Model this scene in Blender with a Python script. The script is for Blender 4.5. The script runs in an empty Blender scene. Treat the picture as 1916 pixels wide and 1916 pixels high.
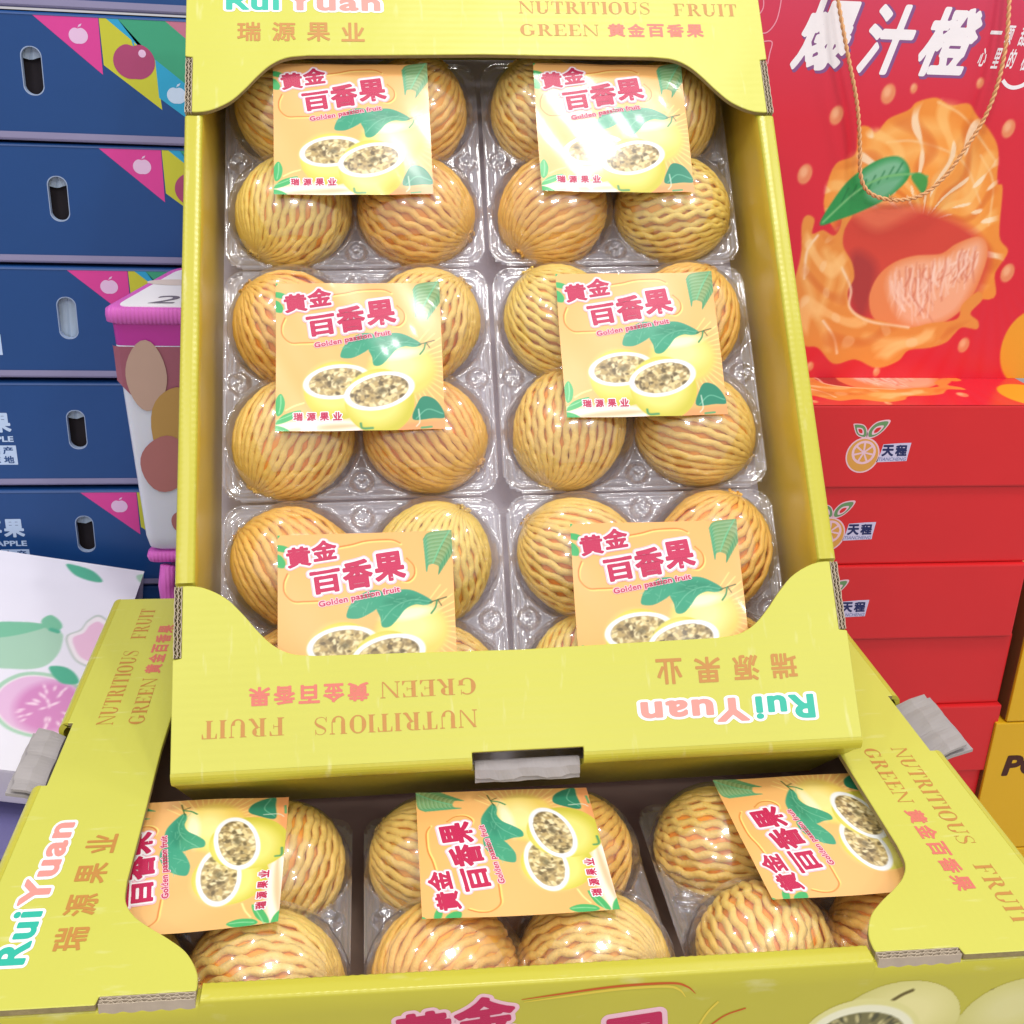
import bpy, bmesh, math, random
import numpy as np
from mathutils import Vector, Matrix

random.seed(7); RNG = np.random.default_rng(7)
SC = bpy.context.scene
COL = SC.collection
CM = 0.01

# ------------------------------------------------------------------ camera
cam_d = bpy.data.cameras.new('camera'); cam = bpy.data.objects.new('camera', cam_d); COL.objects.link(cam)
CX, CY, CZ = (0.993, -0.113, 0.0353), (-0.0109, -0.384, -0.9233), (0.1179, 0.9164, -0.3825)   # right, down, forward
CX = Vector(CX).normalized(); CZ = (Vector(CZ) - CX * CX.dot(Vector(CZ))).normalized(); CY = CZ.cross(CX)
CAM = Vector((16.57, -35.0, 34.53))
cam.matrix_world = Matrix(((CX[0], -CY[0], -CZ[0], CAM[0]*CM), (CX[1], -CY[1], -CZ[1], CAM[1]*CM),
                           (CX[2], -CY[2], -CZ[2], CAM[2]*CM), (0, 0, 0, 1)))
FPX = 2187.0
cam_d.sensor_width = 36; cam_d.lens = 36*FPX/1916; cam_d.clip_start = 0.02; cam_d.clip_end = 30
SC.camera = cam

# ------------------------------------------------------------------ light
SC.view_settings.view_transform = 'Standard'; SC.view_settings.look = 'None'
SC.view_settings.exposure = 0.16; SC.view_settings.gamma = 1.0
SC.cycles.use_denoising = True
SC.cycles.transparent_max_bounces = 24; SC.cycles.max_bounces = 10
SC.cycles.sample_clamp_indirect = 6.0
W = bpy.data.worlds.new("World"); SC.world = W; W.use_nodes = True
bg = W.node_tree.nodes['Background']; bg.inputs[0].default_value = (0.86, 0.83, 0.87, 1); bg.inputs[1].default_value = 0.60

def area(name, loc, target, sx, sy, watts, col=(1, 0.97, 0.92)):
    l = bpy.data.lights.new(name, 'AREA'); l.shape = 'RECTANGLE'; l.size = sx; l.size_y = sy; l.energy = watts; l.color = col
    o = bpy.data.objects.new(name, l); COL.objects.link(o)
    o.location = loc
    o.rotation_euler = (Vector(target) - Vector(loc)).to_track_quat('-Z', 'Y').to_euler()
    return o
for (x, y, sx, sy, w) in ((0.46, -0.30, .34, .34, 15), (0.17, -0.72, .08, .08, 3), (0.86, -0.05, .09, .09, 4)):
    area('ceiling_lamp', (x, y, 2.45), (0.23, 0.3, 0.1), sx, sy, w)
for (x, y, s, w) in ((-1.3, -0.5, .12, 5), (1.7, -0.4, .12, 5), (-0.6, 1.2, .12, 3), (1.1, 1.4, .12, 3),
                     (-0.7, -1.6, .12, 5), (1.7, -1.9, .12, 5), (-1.0, -1.1, .10, 4), (-1.9, 0.6, .12, 3), (2.4, 0.8, .12, 3)):
    area('ceiling_spot_light', (x, y, 2.5), (0.25, 0.25, 0), s, s, w)

for x in (-1.4, 0.5, 2.3):  # added fill lights far behind the camera, to brighten upright box faces
    area('frontal_fill_light', (x, -3.0, 2.5), (0.4, 0.5, 0), .6, .15, 16)

# ------------------------------------------------------------------ colour + materials
def lin(c):
    c = np.asarray(c, float)/255.0
    return np.where(c <= 0.04045, c/12.92, ((c+0.055)/1.055)**2.4)
MATS = {}
def mat(name, rgb=None, rough=0.5, spec=0.5, var=0.06, vscale=30, bump=0.0, bscale=200, wave=None, attr=None, coat=0.0, sss=0.0, emit=None):
    if name in MATS: return MATS[name]
    m = bpy.data.materials.new(name); m.use_nodes = True; nt = m.node_tree; N = nt.nodes; L = nt.links
    b = N['Principled BSDF']
    b.inputs['Roughness'].default_value = rough; b.inputs['Specular IOR Level'].default_value = spec
    b.inputs['Coat Weight'].default_value = coat; b.inputs['Coat Roughness'].default_value = 0.08
    tc = N.new('ShaderNodeTexCoord')
    nz = N.new('ShaderNodeTexNoise'); nz.inputs['Scale'].default_value = vscale; nz.inputs['Detail'].default_value = 4
    L.new(tc.outputs['Object'], nz.inputs['Vector'])
    hs = N.new('ShaderNodeHueSaturation')
    mr = N.new('ShaderNodeMapRange'); mr.inputs[3].default_value = 1-var; mr.inputs[4].default_value = 1+var
    L.new(nz.outputs[0], mr.inputs[0]); L.new(mr.outputs[0], hs.inputs['Value'])
    if attr:
        a = N.new('ShaderNodeAttribute'); a.attribute_name = attr; L.new(a.outputs['Color'], hs.inputs['Color'])
    else:
        hs.inputs['Color'].default_value = (*lin(rgb), 1)
    L.new(hs.outputs[0], b.inputs['Base Color'])
    if sss:
        b.inputs['Subsurface Weight'].default_value = sss; b.inputs['Subsurface Radius'].default_value = (.006, .004, .002); b.inputs['Subsurface Scale'].default_value = 1
    prev = None
    if wave:
        wt = N.new('ShaderNodeTexWave'); wt.bands_direction = wave[0]; wt.inputs['Scale'].default_value = wave[1]
        wt.inputs['Distortion'].default_value = 0.6; wt.inputs['Detail'].default_value = 1
        L.new(tc.outputs['Object'], wt.inputs['Vector'])
        bp = N.new('ShaderNodeBump'); bp.inputs['Strength'].default_value = wave[2]; bp.inputs['Distance'].default_value = 0.0006
        L.new(wt.outputs[0], bp.inputs['Height']); prev = bp
    if bump:
        n2 = N.new('ShaderNodeTexNoise'); n2.inputs['Scale'].default_value = bscale; n2.inputs['Detail'].default_value = 3
        L.new(tc.outputs['Object'], n2.inputs['Vector'])
        b2 = N.new('ShaderNodeBump'); b2.inputs['Strength'].default_value = bump; b2.inputs['Distance'].default_value = 0.001
        L.new(n2.outputs[0], b2.inputs['Height'])
        if prev: L.new(prev.outputs[0], b2.inputs['Normal'])
        prev = b2
    if prev: L.new(prev.outputs[0], b.inputs['Normal']); L.new(prev.outputs[0], b.inputs['Coat Normal'])
    MATS[name] = m
    return m

def plastic(name, tint=(0.97, 0.97, 0.985), haze=0.06, bump=0.25, bscale=60, base=0.07, rough=0.035, veil=0.05):
    m = bpy.data.materials.new(name); m.use_nodes = True; nt = m.node_tree; N = nt.nodes; L = nt.links
    N.clear()
    out = N.new('ShaderNodeOutputMaterial'); tr = N.new('ShaderNodeBsdfTransparent'); tr.inputs[0].default_value = (*tint, 1)
    gl = N.new('ShaderNodeBsdfGlossy'); gl.inputs['Roughness'].default_value = rough; gl.inputs['Color'].default_value = (1, 1, 1, 1)
    df = N.new('ShaderNodeBsdfDiffuse'); df.inputs[0].default_value = (0.75, 0.74, 0.84, 1)
    lw = N.new('ShaderNodeLayerWeight'); lw.inputs['Blend'].default_value = 0.5
    pw = N.new('ShaderNodeMath'); pw.operation = 'POWER'; pw.inputs[1].default_value = 3.2
    ma = N.new('ShaderNodeMath'); ma.operation = 'MULTIPLY_ADD'; ma.inputs[1].default_value = 0.58; ma.inputs[2].default_value = base
    m1 = N.new('ShaderNodeMixShader'); m2 = N.new('ShaderNodeMixShader'); m1.inputs[0].default_value = haze
    tc = N.new('ShaderNodeTexCoord'); nz = N.new('ShaderNodeTexNoise'); nz.inputs['Scale'].default_value = bscale; nz.inputs['Detail'].default_value = 2
    bp = N.new('ShaderNodeBump'); bp.inputs['Strength'].default_value = bump; bp.inputs['Distance'].default_value = 0.002
    L.new(tc.outputs['Object'], nz.inputs['Vector']); L.new(nz.outputs[0], bp.inputs['Height'])
    L.new(bp.outputs[0], gl.inputs['Normal']); 
    L.new(lw.outputs['Facing'], pw.inputs[0]); L.new(pw.outputs[0], ma.inputs[0]); L.new(ma.outputs[0], m2.inputs[0])
    L.new(tr.outputs[0], m1.inputs[1]); L.new(df.outputs[0], m1.inputs[2])
    g2 = N.new('ShaderNodeBsdfGlossy'); g2.inputs['Roughness'].default_value = .22; m3 = N.new('ShaderNodeMixShader'); m3.inputs[0].default_value = veil
    L.new(bp.outputs[0], g2.inputs['Normal'])
    L.new(m1.outputs[0], m2.inputs[1]); L.new(gl.outputs[0], m2.inputs[2]); L.new(m2.outputs[0], m3.inputs[1]); L.new(g2.outputs[0], m3.inputs[2]); L.new(m3.outputs[0], out.inputs[0])
    MATS[name] = m
    return m

YEL = mat('yellow_print_board', (200, 200, 86), rough=0.36, spec=0.42, var=0.03, vscale=9, wave=('Y', 70, 0.05), bump=0.10, bscale=90)
YELX = mat('yellow_print_wall', (192, 186, 62), rough=0.30, spec=0.5, var=0.03, vscale=9, wave=('X', 70, 0.08), bump=0.10, bscale=90)
YIN = mat('yellow_inner_wall', (216, 188, 62), rough=0.28, spec=0.6, var=0.06, vscale=25, bump=0.25, bscale=45)
def wear(m, amt=0.35):
    nt = m.node_tree; N = nt.nodes; L = nt.links; b = N['Principled BSDF']
    src = b.inputs['Base Color'].links[0].from_socket; tc = [n for n in N if n.type == 'TEX_COORD'][0]
    mp = N.new('ShaderNodeMapping'); mp.inputs['Scale'].default_value = (60, 12, 30); mp.inputs['Rotation'].default_value = (0, 0, .5)
    nz = N.new('ShaderNodeTexNoise'); nz.inputs['Scale'].default_value = 3.0; nz.inputs['Detail'].default_value = 6
    cr = N.new('ShaderNodeMapRange'); cr.inputs[1].default_value = .62; cr.inputs[2].default_value = .78; cr.inputs[3].default_value = 0; cr.inputs[4].default_value = amt
    mx = N.new('ShaderNodeMix'); mx.data_type = 'RGBA'; mx.inputs[7].default_value = (.86, .85, .62, 1)
    L.new(tc.outputs['Object'], mp.inputs[0]); L.new(mp.outputs[0], nz.inputs['Vector']); L.new(nz.outputs[0], cr.inputs[0])
    L.new(cr.outputs[0], mx.inputs[0]); L.new(src, mx.inputs[6]); L.new(mx.outputs[2], b.inputs['Base Color'])
    n2 = N.new('ShaderNodeTexNoise'); n2.inputs['Scale'].default_value = 9; n2.inputs['Detail'].default_value = 2
    bp = N.new('ShaderNodeBump'); bp.inputs['Strength'].default_value = .5; bp.inputs['Distance'].default_value = .006
    L.new(tc.outputs['Object'], n2.inputs['Vector']); L.new(n2.outputs[0], bp.inputs['Height'])
    for ln in [l for l in L if l.to_node == b and l.to_socket.name in ('Normal', 'Coat Normal')]:
        L.new(ln.from_socket, bp.inputs['Normal'])
        break
    L.new(bp.outputs[0], b.inputs['Normal'])
wear(YEL, .30); wear(YELX, .30)
KRAFT = mat('grey_board', (164, 159, 160), rough=0.85, spec=0.2, var=0.12, vscale=60, bump=0.25, bscale=160)
CUT = mat('cut_board_edge', (150, 136, 96), rough=0.9, spec=0.15, var=0.25, vscale=260, bump=0.5, bscale=400)
FLUTE = mat('flute_paper', (186, 172, 152), rough=0.9, spec=0.15, var=0.15, vscale=150)
BASEB = mat('base_board', (214, 208, 222), rough=0.7, spec=0.3, var=0.08, vscale=25)
BASED = mat('shaded_base_board', (128, 108, 96), rough=0.75, spec=0.2, var=0.1, vscale=25)  # lower carton's floor: base board colour darkened for shade under the tilted carton
GOLDINK = mat('brown_gold_ink', (190, 134, 62), rough=0.45)
PINKINK = mat('rose_ink', (214, 116, 100), rough=0.45)
TEALINK = mat('teal_ink', (44, 182, 158), rough=0.45)
SALMON = mat('salmon_ink', (228, 148, 138), rough=0.45)
WHITEINK = mat('white_ink', (244, 240, 244), rough=0.45)
MAGINK = mat('crimson_ink', (192, 34, 84), rough=0.4)
ORANGEINK = mat('orange_ink', (200, 92, 24), rough=0.4)
LYELINK = mat('light_yellow_ink', (226, 204, 70), rough=0.4)
LID = plastic('clear_lid_plastic', tint=(0.99, 0.99, 0.995), haze=0.035, bump=0.3, bscale=55, base=0.075, rough=0.045, veil=0.06)
TRAYP = plastic('clear_tray_plastic', tint=(0.93, 0.93, 0.96), haze=0.20, bump=0.3, bscale=70, base=0.07, rough=0.06)
PRINT = mat('printed_art', attr='print', rough=0.26, spec=0.5, coat=0.22, var=0.01, bump=0.05, bscale=25)
PRINTM = mat('printed_card_art', attr='print', rough=0.30, spec=0.5, var=0.02, bump=0.08, bscale=60)
FRUITM = [mat('passion_fruit_skin_%s' % n, c, rough=0.4, spec=0.4, var=0.12, vscale=60, bump=0.15, sss=0.2) for n, c in
          (('gold', (254, 176, 50)), ('amber', (252, 162, 44)), ('yellow', (255, 188, 54)))]
NETM = [mat('foam_net_%s' % n, c, rough=0.42, spec=0.5, var=0.10, vscale=90, bump=0.6, bscale=900, sss=0.25) for n, c in
        (('cream', (255, 212, 112)), ('peach', (255, 198, 94)), ('butter', (255, 218, 108)))]

# ------------------------------------------------------------------ object helpers
def link(name, me, parent=None, m=None, kind=None, label=None, cat=None, group=None):
    o = bpy.data.objects.new(name, me); COL.objects.link(o)
    if parent is not None: o.parent = parent
    if m is not None and me is not None and len(me.materials) == 0:
        for q in (m if isinstance(m, (list, tuple)) else [m]): me.materials.append(q)
    if kind: o['kind'] = kind
    if label: o['label'] = label
    if cat: o['category'] = cat
    if group: o['group'] = group
    return o
def empty(name, M, label, cat, group=None):
    o = bpy.data.objects.new(name, None); COL.objects.link(o); o.empty_display_size = 0.02
    o.matrix_world = M; o['label'] = label; o['category'] = cat
    if group: o['group'] = group
    return o
def retag(o, label, group=None):
    o['label'] = label
    if group: o['group'] = group
def frame(org, X, Y, Z):          # cm origin, unit axes
    return Matrix(((X[0], Y[0], Z[0], org[0]*CM), (X[1], Y[1], Z[1], org[1]*CM), (X[2], Y[2], Z[2], org[2]*CM), (0, 0, 0, 1)))
def mesh(name, V, F, smooth=False, mi=None):
    me = bpy.data.meshes.new(name)
    me.from_pydata([tuple(float(c)*CM for c in v) for v in V], [], [tuple(int(i) for i in f) for f in F])
    if smooth: me.polygons.foreach_set('use_smooth', [True]*len(me.polygons))
    if mi is not None: me.polygons.foreach_set('material_index', [int(i) for i in mi])
    me.update()
    return me
class MB:
    def __init__(s): s.V = []; s.F = []; s.I = []
    def add(s, V, F, mi=0):
        n = len(s.V); s.V += [tuple(v) for v in V]; s.F += [tuple(i+n for i in f) for f in F]; s.I += [mi]*len(F)
    def box(s, a, b, mi=0, M=None):
        V = [(x, y, z) for x in (a[0], b[0]) for y in (a[1], b[1]) for z in (a[2], b[2])]
        if M: V = [tuple(M @ Vector(v)) for v in V]
        s.add(V, [(0, 1, 3, 2), (4, 6, 7, 5), (0, 4, 5, 1), (2, 3, 7, 6), (0, 2, 6, 4), (1, 5, 7, 3)], mi)
    def sweep(s, prof, path_fn, closed=True, caps=True, mi=0):   # path_fn -> list of rings (each list of pts)
        rings = path_fn; n = len(rings[0]); V = [p for r in rings for p in r]; F = []
        for i in range(len(rings)-1):
            for j in range(n if closed else n-1):
                k = (j+1) % n; F.append((i*n+j, i*n+k, (i+1)*n+k, (i+1)*n+j))
        if caps: F.append(tuple(range(n))[::-1]); F.append(tuple((len(rings)-1)*n+j for j in range(n)))
        s.add(V, F, mi)
    def tube(s, P, r, n=6, mi=0, cap=True):
        P = [Vector(p) for p in P]; rings = []; up = Vector((0.13, 0.22, 0.96))
        for i, p in enumerate(P):
            t = (P[min(i+1, len(P)-1)] - P[max(i-1, 0)]).normalized()
            a = t.cross(up)
            if a.length < .1: a = t.cross(Vector((1, 0, 0)))
            a.normalize(); b = t.cross(a); rr = r[i] if hasattr(r, '__len__') else r
            rings.append([tuple(p + a*math.cos(2*math.pi*k/n)*rr + b*math.sin(2*math.pi*k/n)*rr) for k in range(n)])
        s.sweep(None, rings, caps=cap, mi=mi)
    def mesh(s, name, smooth=False): return mesh(name, s.V, s.F, smooth, s.I)
def bevel(me, w, seg=2, ang=0.5):
    bm = bmesh.new(); bm.from_mesh(me)
    es = [e for e in bm.edges if len(e.link_faces) == 2 and e.calc_face_angle(0) > ang]
    bmesh.ops.bevel(bm, geom=es, offset=w*CM, segments=seg, profile=0.6, affect='EDGES')
    bm.to_mesh(me); bm.free(); return me
def rbox(name, a, b, w=0.12, seg=2):
    m = MB(); m.box(a, b); return bevel(m.mesh(name), w, seg)
def poly_plate(name, pts, z0, z1, bev=0.0):
    """closed 2d outline -> plate between z0 and z1 (cm)"""
    bm = bmesh.new(); vs = [bm.verts.new((x*CM, y*CM, z1*CM)) for x, y in pts]
    f = bm.faces.new(vs); bm.normal_update()
    if f.normal.z < 0: f.normal_flip()
    r = bmesh.ops.extrude_face_region(bm, geom=[f])
    nv = [e for e in r['geom'] if isinstance(e, bmesh.types.BMVert)]
    for v in nv: v.co.z = z0*CM
    bm.normal_update(); bmesh.ops.recalc_face_normals(bm, faces=bm.faces)
    bmesh.ops.triangulate(bm, faces=[f for f in bm.faces if len(f.verts) > 4])
    me = bpy.data.meshes.new(name); bm.to_mesh(me); bm.free(); return me
def catmull(P, n=8, closed=False):
    P = [np.array(p, float) for p in P]; out = []; m = len(P)
    for i in range(m if closed else m-1):
        p1, p2 = P[i], P[(i+1) % m]
        p0 = P[i-1] if (closed or i > 0) else 2*p1-p2
        p3 = P[(i+2) % m] if (closed or i+2 < m) else 2*p2-p1
        for k in range(n):
            t = k/n
            out.append(0.5*((2*p1)+(-p0+p2)*t+(2*p0-5*p1+4*p2-p3)*t*t+(-p0+3*p1-3*p2+p3)*t**3))
    if not closed: out.append(P[-1])
    return [tuple(p) for p in out]

# ------------------------------------------------------------------ lettering
_tc = {}
def raw_glyph(body, space):
    key = (body, 'raw', space)
    if key in _tc: return _tc[key]
    c = bpy.data.curves.new('t', 'FONT'); c.body = body; c.resolution_u = 4; c.space_character = space
    o = bpy.data.objects.new('t', c); COL.objects.link(o)
    dg = bpy.context.evaluated_depsgraph_get(); dg.update()
    me = bpy.data.meshes.new_from_object(o.evaluated_get(dg))
    V = np.array([v.co[:2] for v in me.vertices]); F = [tuple(p.vertices) for p in me.polygons]
    bpy.data.objects.remove(o); bpy.data.curves.remove(c); bpy.data.meshes.remove(me)
    _tc[key] = (V, F); return V, F
def glyph_sdf(body, space):
    key = (body, 'sdf', space)
    if key in _tc: return _tc[key]
    V, F = raw_glyph(body, space); cnt = {}
    for f in F:
        for k in range(len(f)):
            e = (f[k-1], f[k]); e = e if e[0] < e[1] else (e[1], e[0]); cnt[e] = cnt.get(e, 0)+1
    E_ = np.array([e for e, n in cnt.items() if n == 1]); A = V[E_[:, 0]]; B = V[E_[:, 1]]
    mn, mx = V.min(0)-.2, V.max(0)+.2; st = 1/64
    xs = np.arange(mn[0], mx[0]+st, st); ys = np.arange(mn[1], mx[1]+st, st); X, Y = np.meshgrid(xs, ys)
    d = np.full(X.shape, 1e9); ins = np.zeros(X.shape, bool)
    for a, b in zip(A, B):
        x0 = np.searchsorted(xs, min(a[0], b[0])-.24); x1 = np.searchsorted(xs, max(a[0], b[0])+.24)
        sl = (slice(None), slice(x0, x1)); e = b-a; L2 = e@e+1e-12; x_, y_ = X[sl], Y[sl]
        t = np.clip(((x_-a[0])*e[0]+(y_-a[1])*e[1])/L2, 0, 1)
        d[sl] = np.minimum(d[sl], (x_-a[0]-t*e[0])**2+(y_-a[1]-t*e[1])**2)
        if abs(e[1]) > 1e-9:
            r0, r1 = (a[1], b[1]) if a[1] < b[1] else (b[1], a[1])
            rows = np.where((ys >= r0) & (ys < r1))[0]
            if len(rows):
                xi = a[0]+(ys[rows]-a[1])*e[0]/e[1]
                for r, q in zip(rows, xi): ins[r, :np.searchsorted(xs, q)] ^= True
    d = np.sqrt(d); d = np.where(ins, -d, d)
    _tc[key] = (xs, ys, d); return _tc[key]
def glyphs(body, off=0.0, space=1.0):
    if off < .004: return raw_glyph(body, space)
    key = (body, round(off, 4), space)
    if key in _tc: return _tc[key]
    xs, ys, d = glyph_sdf(body, space); f = off-d                       # inside where f>0
    V = []; F = []; ny, nx = f.shape; pos = f > 0
    full = pos[:-1, :-1] & pos[:-1, 1:] & pos[1:, 1:] & pos[1:, :-1]
    anyp = pos[:-1, :-1] | pos[:-1, 1:] | pos[1:, 1:] | pos[1:, :-1]
    for j in range(ny-1):
        row = full[j]; i = 0
        idx = np.where(row)[0]
        if len(idx):
            for run in np.split(idx, np.where(np.diff(idx) > 1)[0]+1):
                a, b = xs[run[0]], xs[run[-1]+1]; n = len(V)
                V += [(a, ys[j]), (b, ys[j]), (b, ys[j+1]), (a, ys[j+1])]; F.append((n, n+1, n+2, n+3))
        for i in np.where(anyp[j] & ~row)[0]:
            c = [(xs[i], ys[j], f[j, i]), (xs[i+1], ys[j], f[j, i+1]), (xs[i+1], ys[j+1], f[j+1, i+1]), (xs[i], ys[j+1], f[j+1, i])]
            P = []
            for k in range(4):
                p, q = c[k], c[(k+1) % 4]
                if p[2] > 0: P.append(p[:2])
                if (p[2] > 0) != (q[2] > 0):
                    t = p[2]/(p[2]-q[2]); P.append((p[0]+(q[0]-p[0])*t, p[1]+(q[1]-p[1])*t))
            if len(P) > 2: n = len(V); V += P; F.append(tuple(range(n, n+len(P))))
    _tc[key] = (np.array(V), F); return _tc[key]
def text_fit(body, x0, y0, w, h, off=0.0, base=0.0, shear=0.0, ang=0.0, space=1.0):
    """glyphs fitted to the box x0,y0 (bottom left),w,h; base = added ink weight, off = outline width"""
    V0, _ = raw_glyph(body, space); V, F = glyphs(body, base+off, space)
    mn, mx = V0.min(0)-base, V0.max(0)+base
    P = (V-mn)/(mx-mn)
    X = P[:, 0]*w + shear*P[:, 1]*h; Y = P[:, 1]*h
    c, s = math.cos(ang), math.sin(ang)
    return np.stack([x0+X*c-Y*s, y0+X*s+Y*c], 1), F
# own high-contrast serif capitals (drawn as strips), cell height 1
def serif(ch):
    k, t, sf = 0.20, 0.05, 0.05
    S = []
    def R(x0, y0, x1, y1): S.append([(x0, y0), (x1, y0), (x1, y1), (x0, y1)])
    def Q(*p): S.append(list(p))
    def ser(x, y, w=0.30):
        R(x-w/2, y-0.018 if y > .5 else y, x+w/2, y if y > .5 else y+.018)
        s_ = 1 if y < .5 else -1
        Q((x-w/2, y+s_*.018), (x+w/2, y+s_*.018), (x+k/2, y+s_*.06), (x-k/2, y+s_*.06))
    def arc(cx, cy, rx, ry, a0, a1, w0, w1, n=14):   # stroke with width thick on the sides
        P = []
        for i in range(n+1):
            a = math.radians(a0+(a1-a0)*i/n); P.append((a, cx+rx*math.cos(a), cy+ry*math.sin(a)))
        for i in range(n):
            q = []
            for a, x, y in (P[i], P[i+1]):
                w = w0+(w1-w0)*abs(math.cos(a))**1.3
                q.append(((x, y), (cx+(rx-w)*math.cos(a), cy+(ry-t-(0.02 if w1 > .1 else 0))*math.sin(a))))
            S.append([q[0][0], q[1][0], q[1][1], q[0][1]])
    if ch == 'N':
        R(.12, 0, .12+t, 1); ser(.14, 0, .26); R(.84, .0, .84+t, 1); ser(.857, 1, .26)
        Q((.05, 1), (.22, 1), (.875, 0), (.80, 0)); return S, 1.0
    if ch == 'U':
        R(.13, .3, .13+k, 1); ser(.205, 1, .34); R(.76, .3, .76+t, 1); ser(.777, 1, .26)
        arc(.462, .33, .332, .35, 180, 360, t, k*0.9); return S, .96
    if ch == 'T':
        R(.33, 0, .33+k, 1); ser(.405, 0, .36); R(.04, .955, .77, 1); Q((.04, .72), (.07, .72), (.13, .955), (.04, .955)); Q((.77, .72), (.74, .72), (.68, .955), (.77, .955)); return S, .84
    if ch == 'I':
        R(.12, 0, .12+k, 1); ser(.195, 0, .36); ser(.195, 1, .36); return S, .42
    if ch == 'R':
        R(.13, 0, .13+k, 1); ser(.205, 0, .36); R(.03, .962, .45, 1); R(.28, .48, .45, .515)
        arc(.44, .74, .28, .26, -90, 90, t, k*1.1); Q((.40, .49), (.56, .50), (.80, .10), (.66, .02)); Q((.66, .02), (.80, .10), (.90, .06), (.88, 0), (.74, -.02)); return S, .92
    if ch == 'O':
        arc(.44, .5, .42, .52, 0, 360, t, k*1.1, 32); return S, .92
    if ch == 'S':
        P = [(.62, .76), (.55, .93), (.35, .985), (.16, .88), (.14, .70), (.33, .56), (.50, .46), (.62, .30), (.55, .09), (.33, .015), (.14, .10), (.07, .28)]
        P = catmull(P, 4); n = len(P)
        for i in range(n-1):
            def wd(j):
                f = j/(n-1); return .028+.13*math.exp(-((f-.5)/.16)**2)
            a, b = np.array(P[i]), np.array(P[i+1])
            d = (b-a)/np.linalg.norm(b-a); nn = np.array([-d[1], d[0]])
            S.append([tuple(a-nn*wd(i)/2), tuple(b-nn*wd(i+1)/2), tuple(b+nn*wd(i+1)/2), tuple(a+nn*wd(i)/2)])
        R(.60, .70, .63, .99); R(.06, .0, .09, .30); return S, .74
    if ch == 'F' or ch == 'E':
        R(.13, 0, .13+k, 1); ser(.205, 0, .36); R(.03, .962, .74, 1); Q((.74, .74), (.71, .74), (.62, .962), (.74, .962))
        R(.28, .48, .56, .515); R(.53, .38, .56, .62)
        if ch == 'E': R(.03, 0, .78, .038); Q((.78, .26), (.75, .26), (.64, .038), (.78, .038))
        return S, .84
    if ch == 'G':
        arc(.46, .5, .43, .52, 48, 330, t, k*1.15, 26); R(.66, 0.12, .66+k, .42); R(.56, .40, .92, .435); R(.74, .70, .77, 1); return S, 1.0
    return [], .5
def serif_text(s, x0, y0, w, h):
    V = []; F = []; x = 0.0
    for ch in s:
        P, adv = serif(ch)
        for q in P:
            n = len(V); V += [(x+a*0.80, b) for a, b in q]; F.append(tuple(range(n, n+len(q))))
        x += adv*0.80+0.03
    V = np.array(V); mx = V[:, 0].max(); mn = V[:, 0].min()
    V[:, 0] = x0+(V[:, 0]-mn)/(mx-mn)*w; V[:, 1] = y0+V[:, 1]*h
    return V, F
class Decal:
    """flat print gathered on a surface: map2 takes (u,v,lift) to cm"""
    def __init__(s, map2): s.m = map2; s.V = []; s.F = []; s.I = []; s.mats = []
    def add(s, VF, material, lift, jit=0.0):
        V, F = VF
        if material not in s.mats: s.mats.append(material)
        k = s.mats.index(material); n = len(s.V)
        zs = [lift]*len(V)
        if jit:
            for i, f in enumerate(F):
                for q in f: zs[q] = lift+min(jit, .0007)*(i % 5)
        s.V += [s.m(float(p[0]), float(p[1]), z) for p, z in zip(V, zs)]
        s.F += [tuple(i+n for i in f) for f in F]; s.I += [k]*len(F)
    def poly(s, pts, material, lift): s.add((pts, [tuple(range(len(pts)))]), material, lift)
    def stroke(s, pts, w, material, lift):
        P = np.array(pts, float); n = len(P); V = []; F = []
        for i in range(n):
            d = P[min(i+1, n-1)]-P[max(i-1, 0)]; d /= (np.linalg.norm(d)+1e-9); nn = np.array([-d[1], d[0]])
            ww = (w[i] if hasattr(w, '__len__') else w)/2
            V += [P[i]-nn*ww, P[i]+nn*ww]
            if i: F.append((2*i-2, 2*i, 2*i+1, 2*i-1))
        s.add((V, F), material, lift)
    def build(s, name, parent, label=None):
        me = mesh(name, s.V, s.F, False, s.I)
        for m in s.mats: me.materials.append(m)
        bm = bmesh.new(); bm.from_mesh(me); bmesh.ops.triangulate(bm, faces=[f for f in bm.faces if len(f.verts) > 4]); bm.to_mesh(me); bm.free()
        return link(name, me, parent, label=label)

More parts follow.
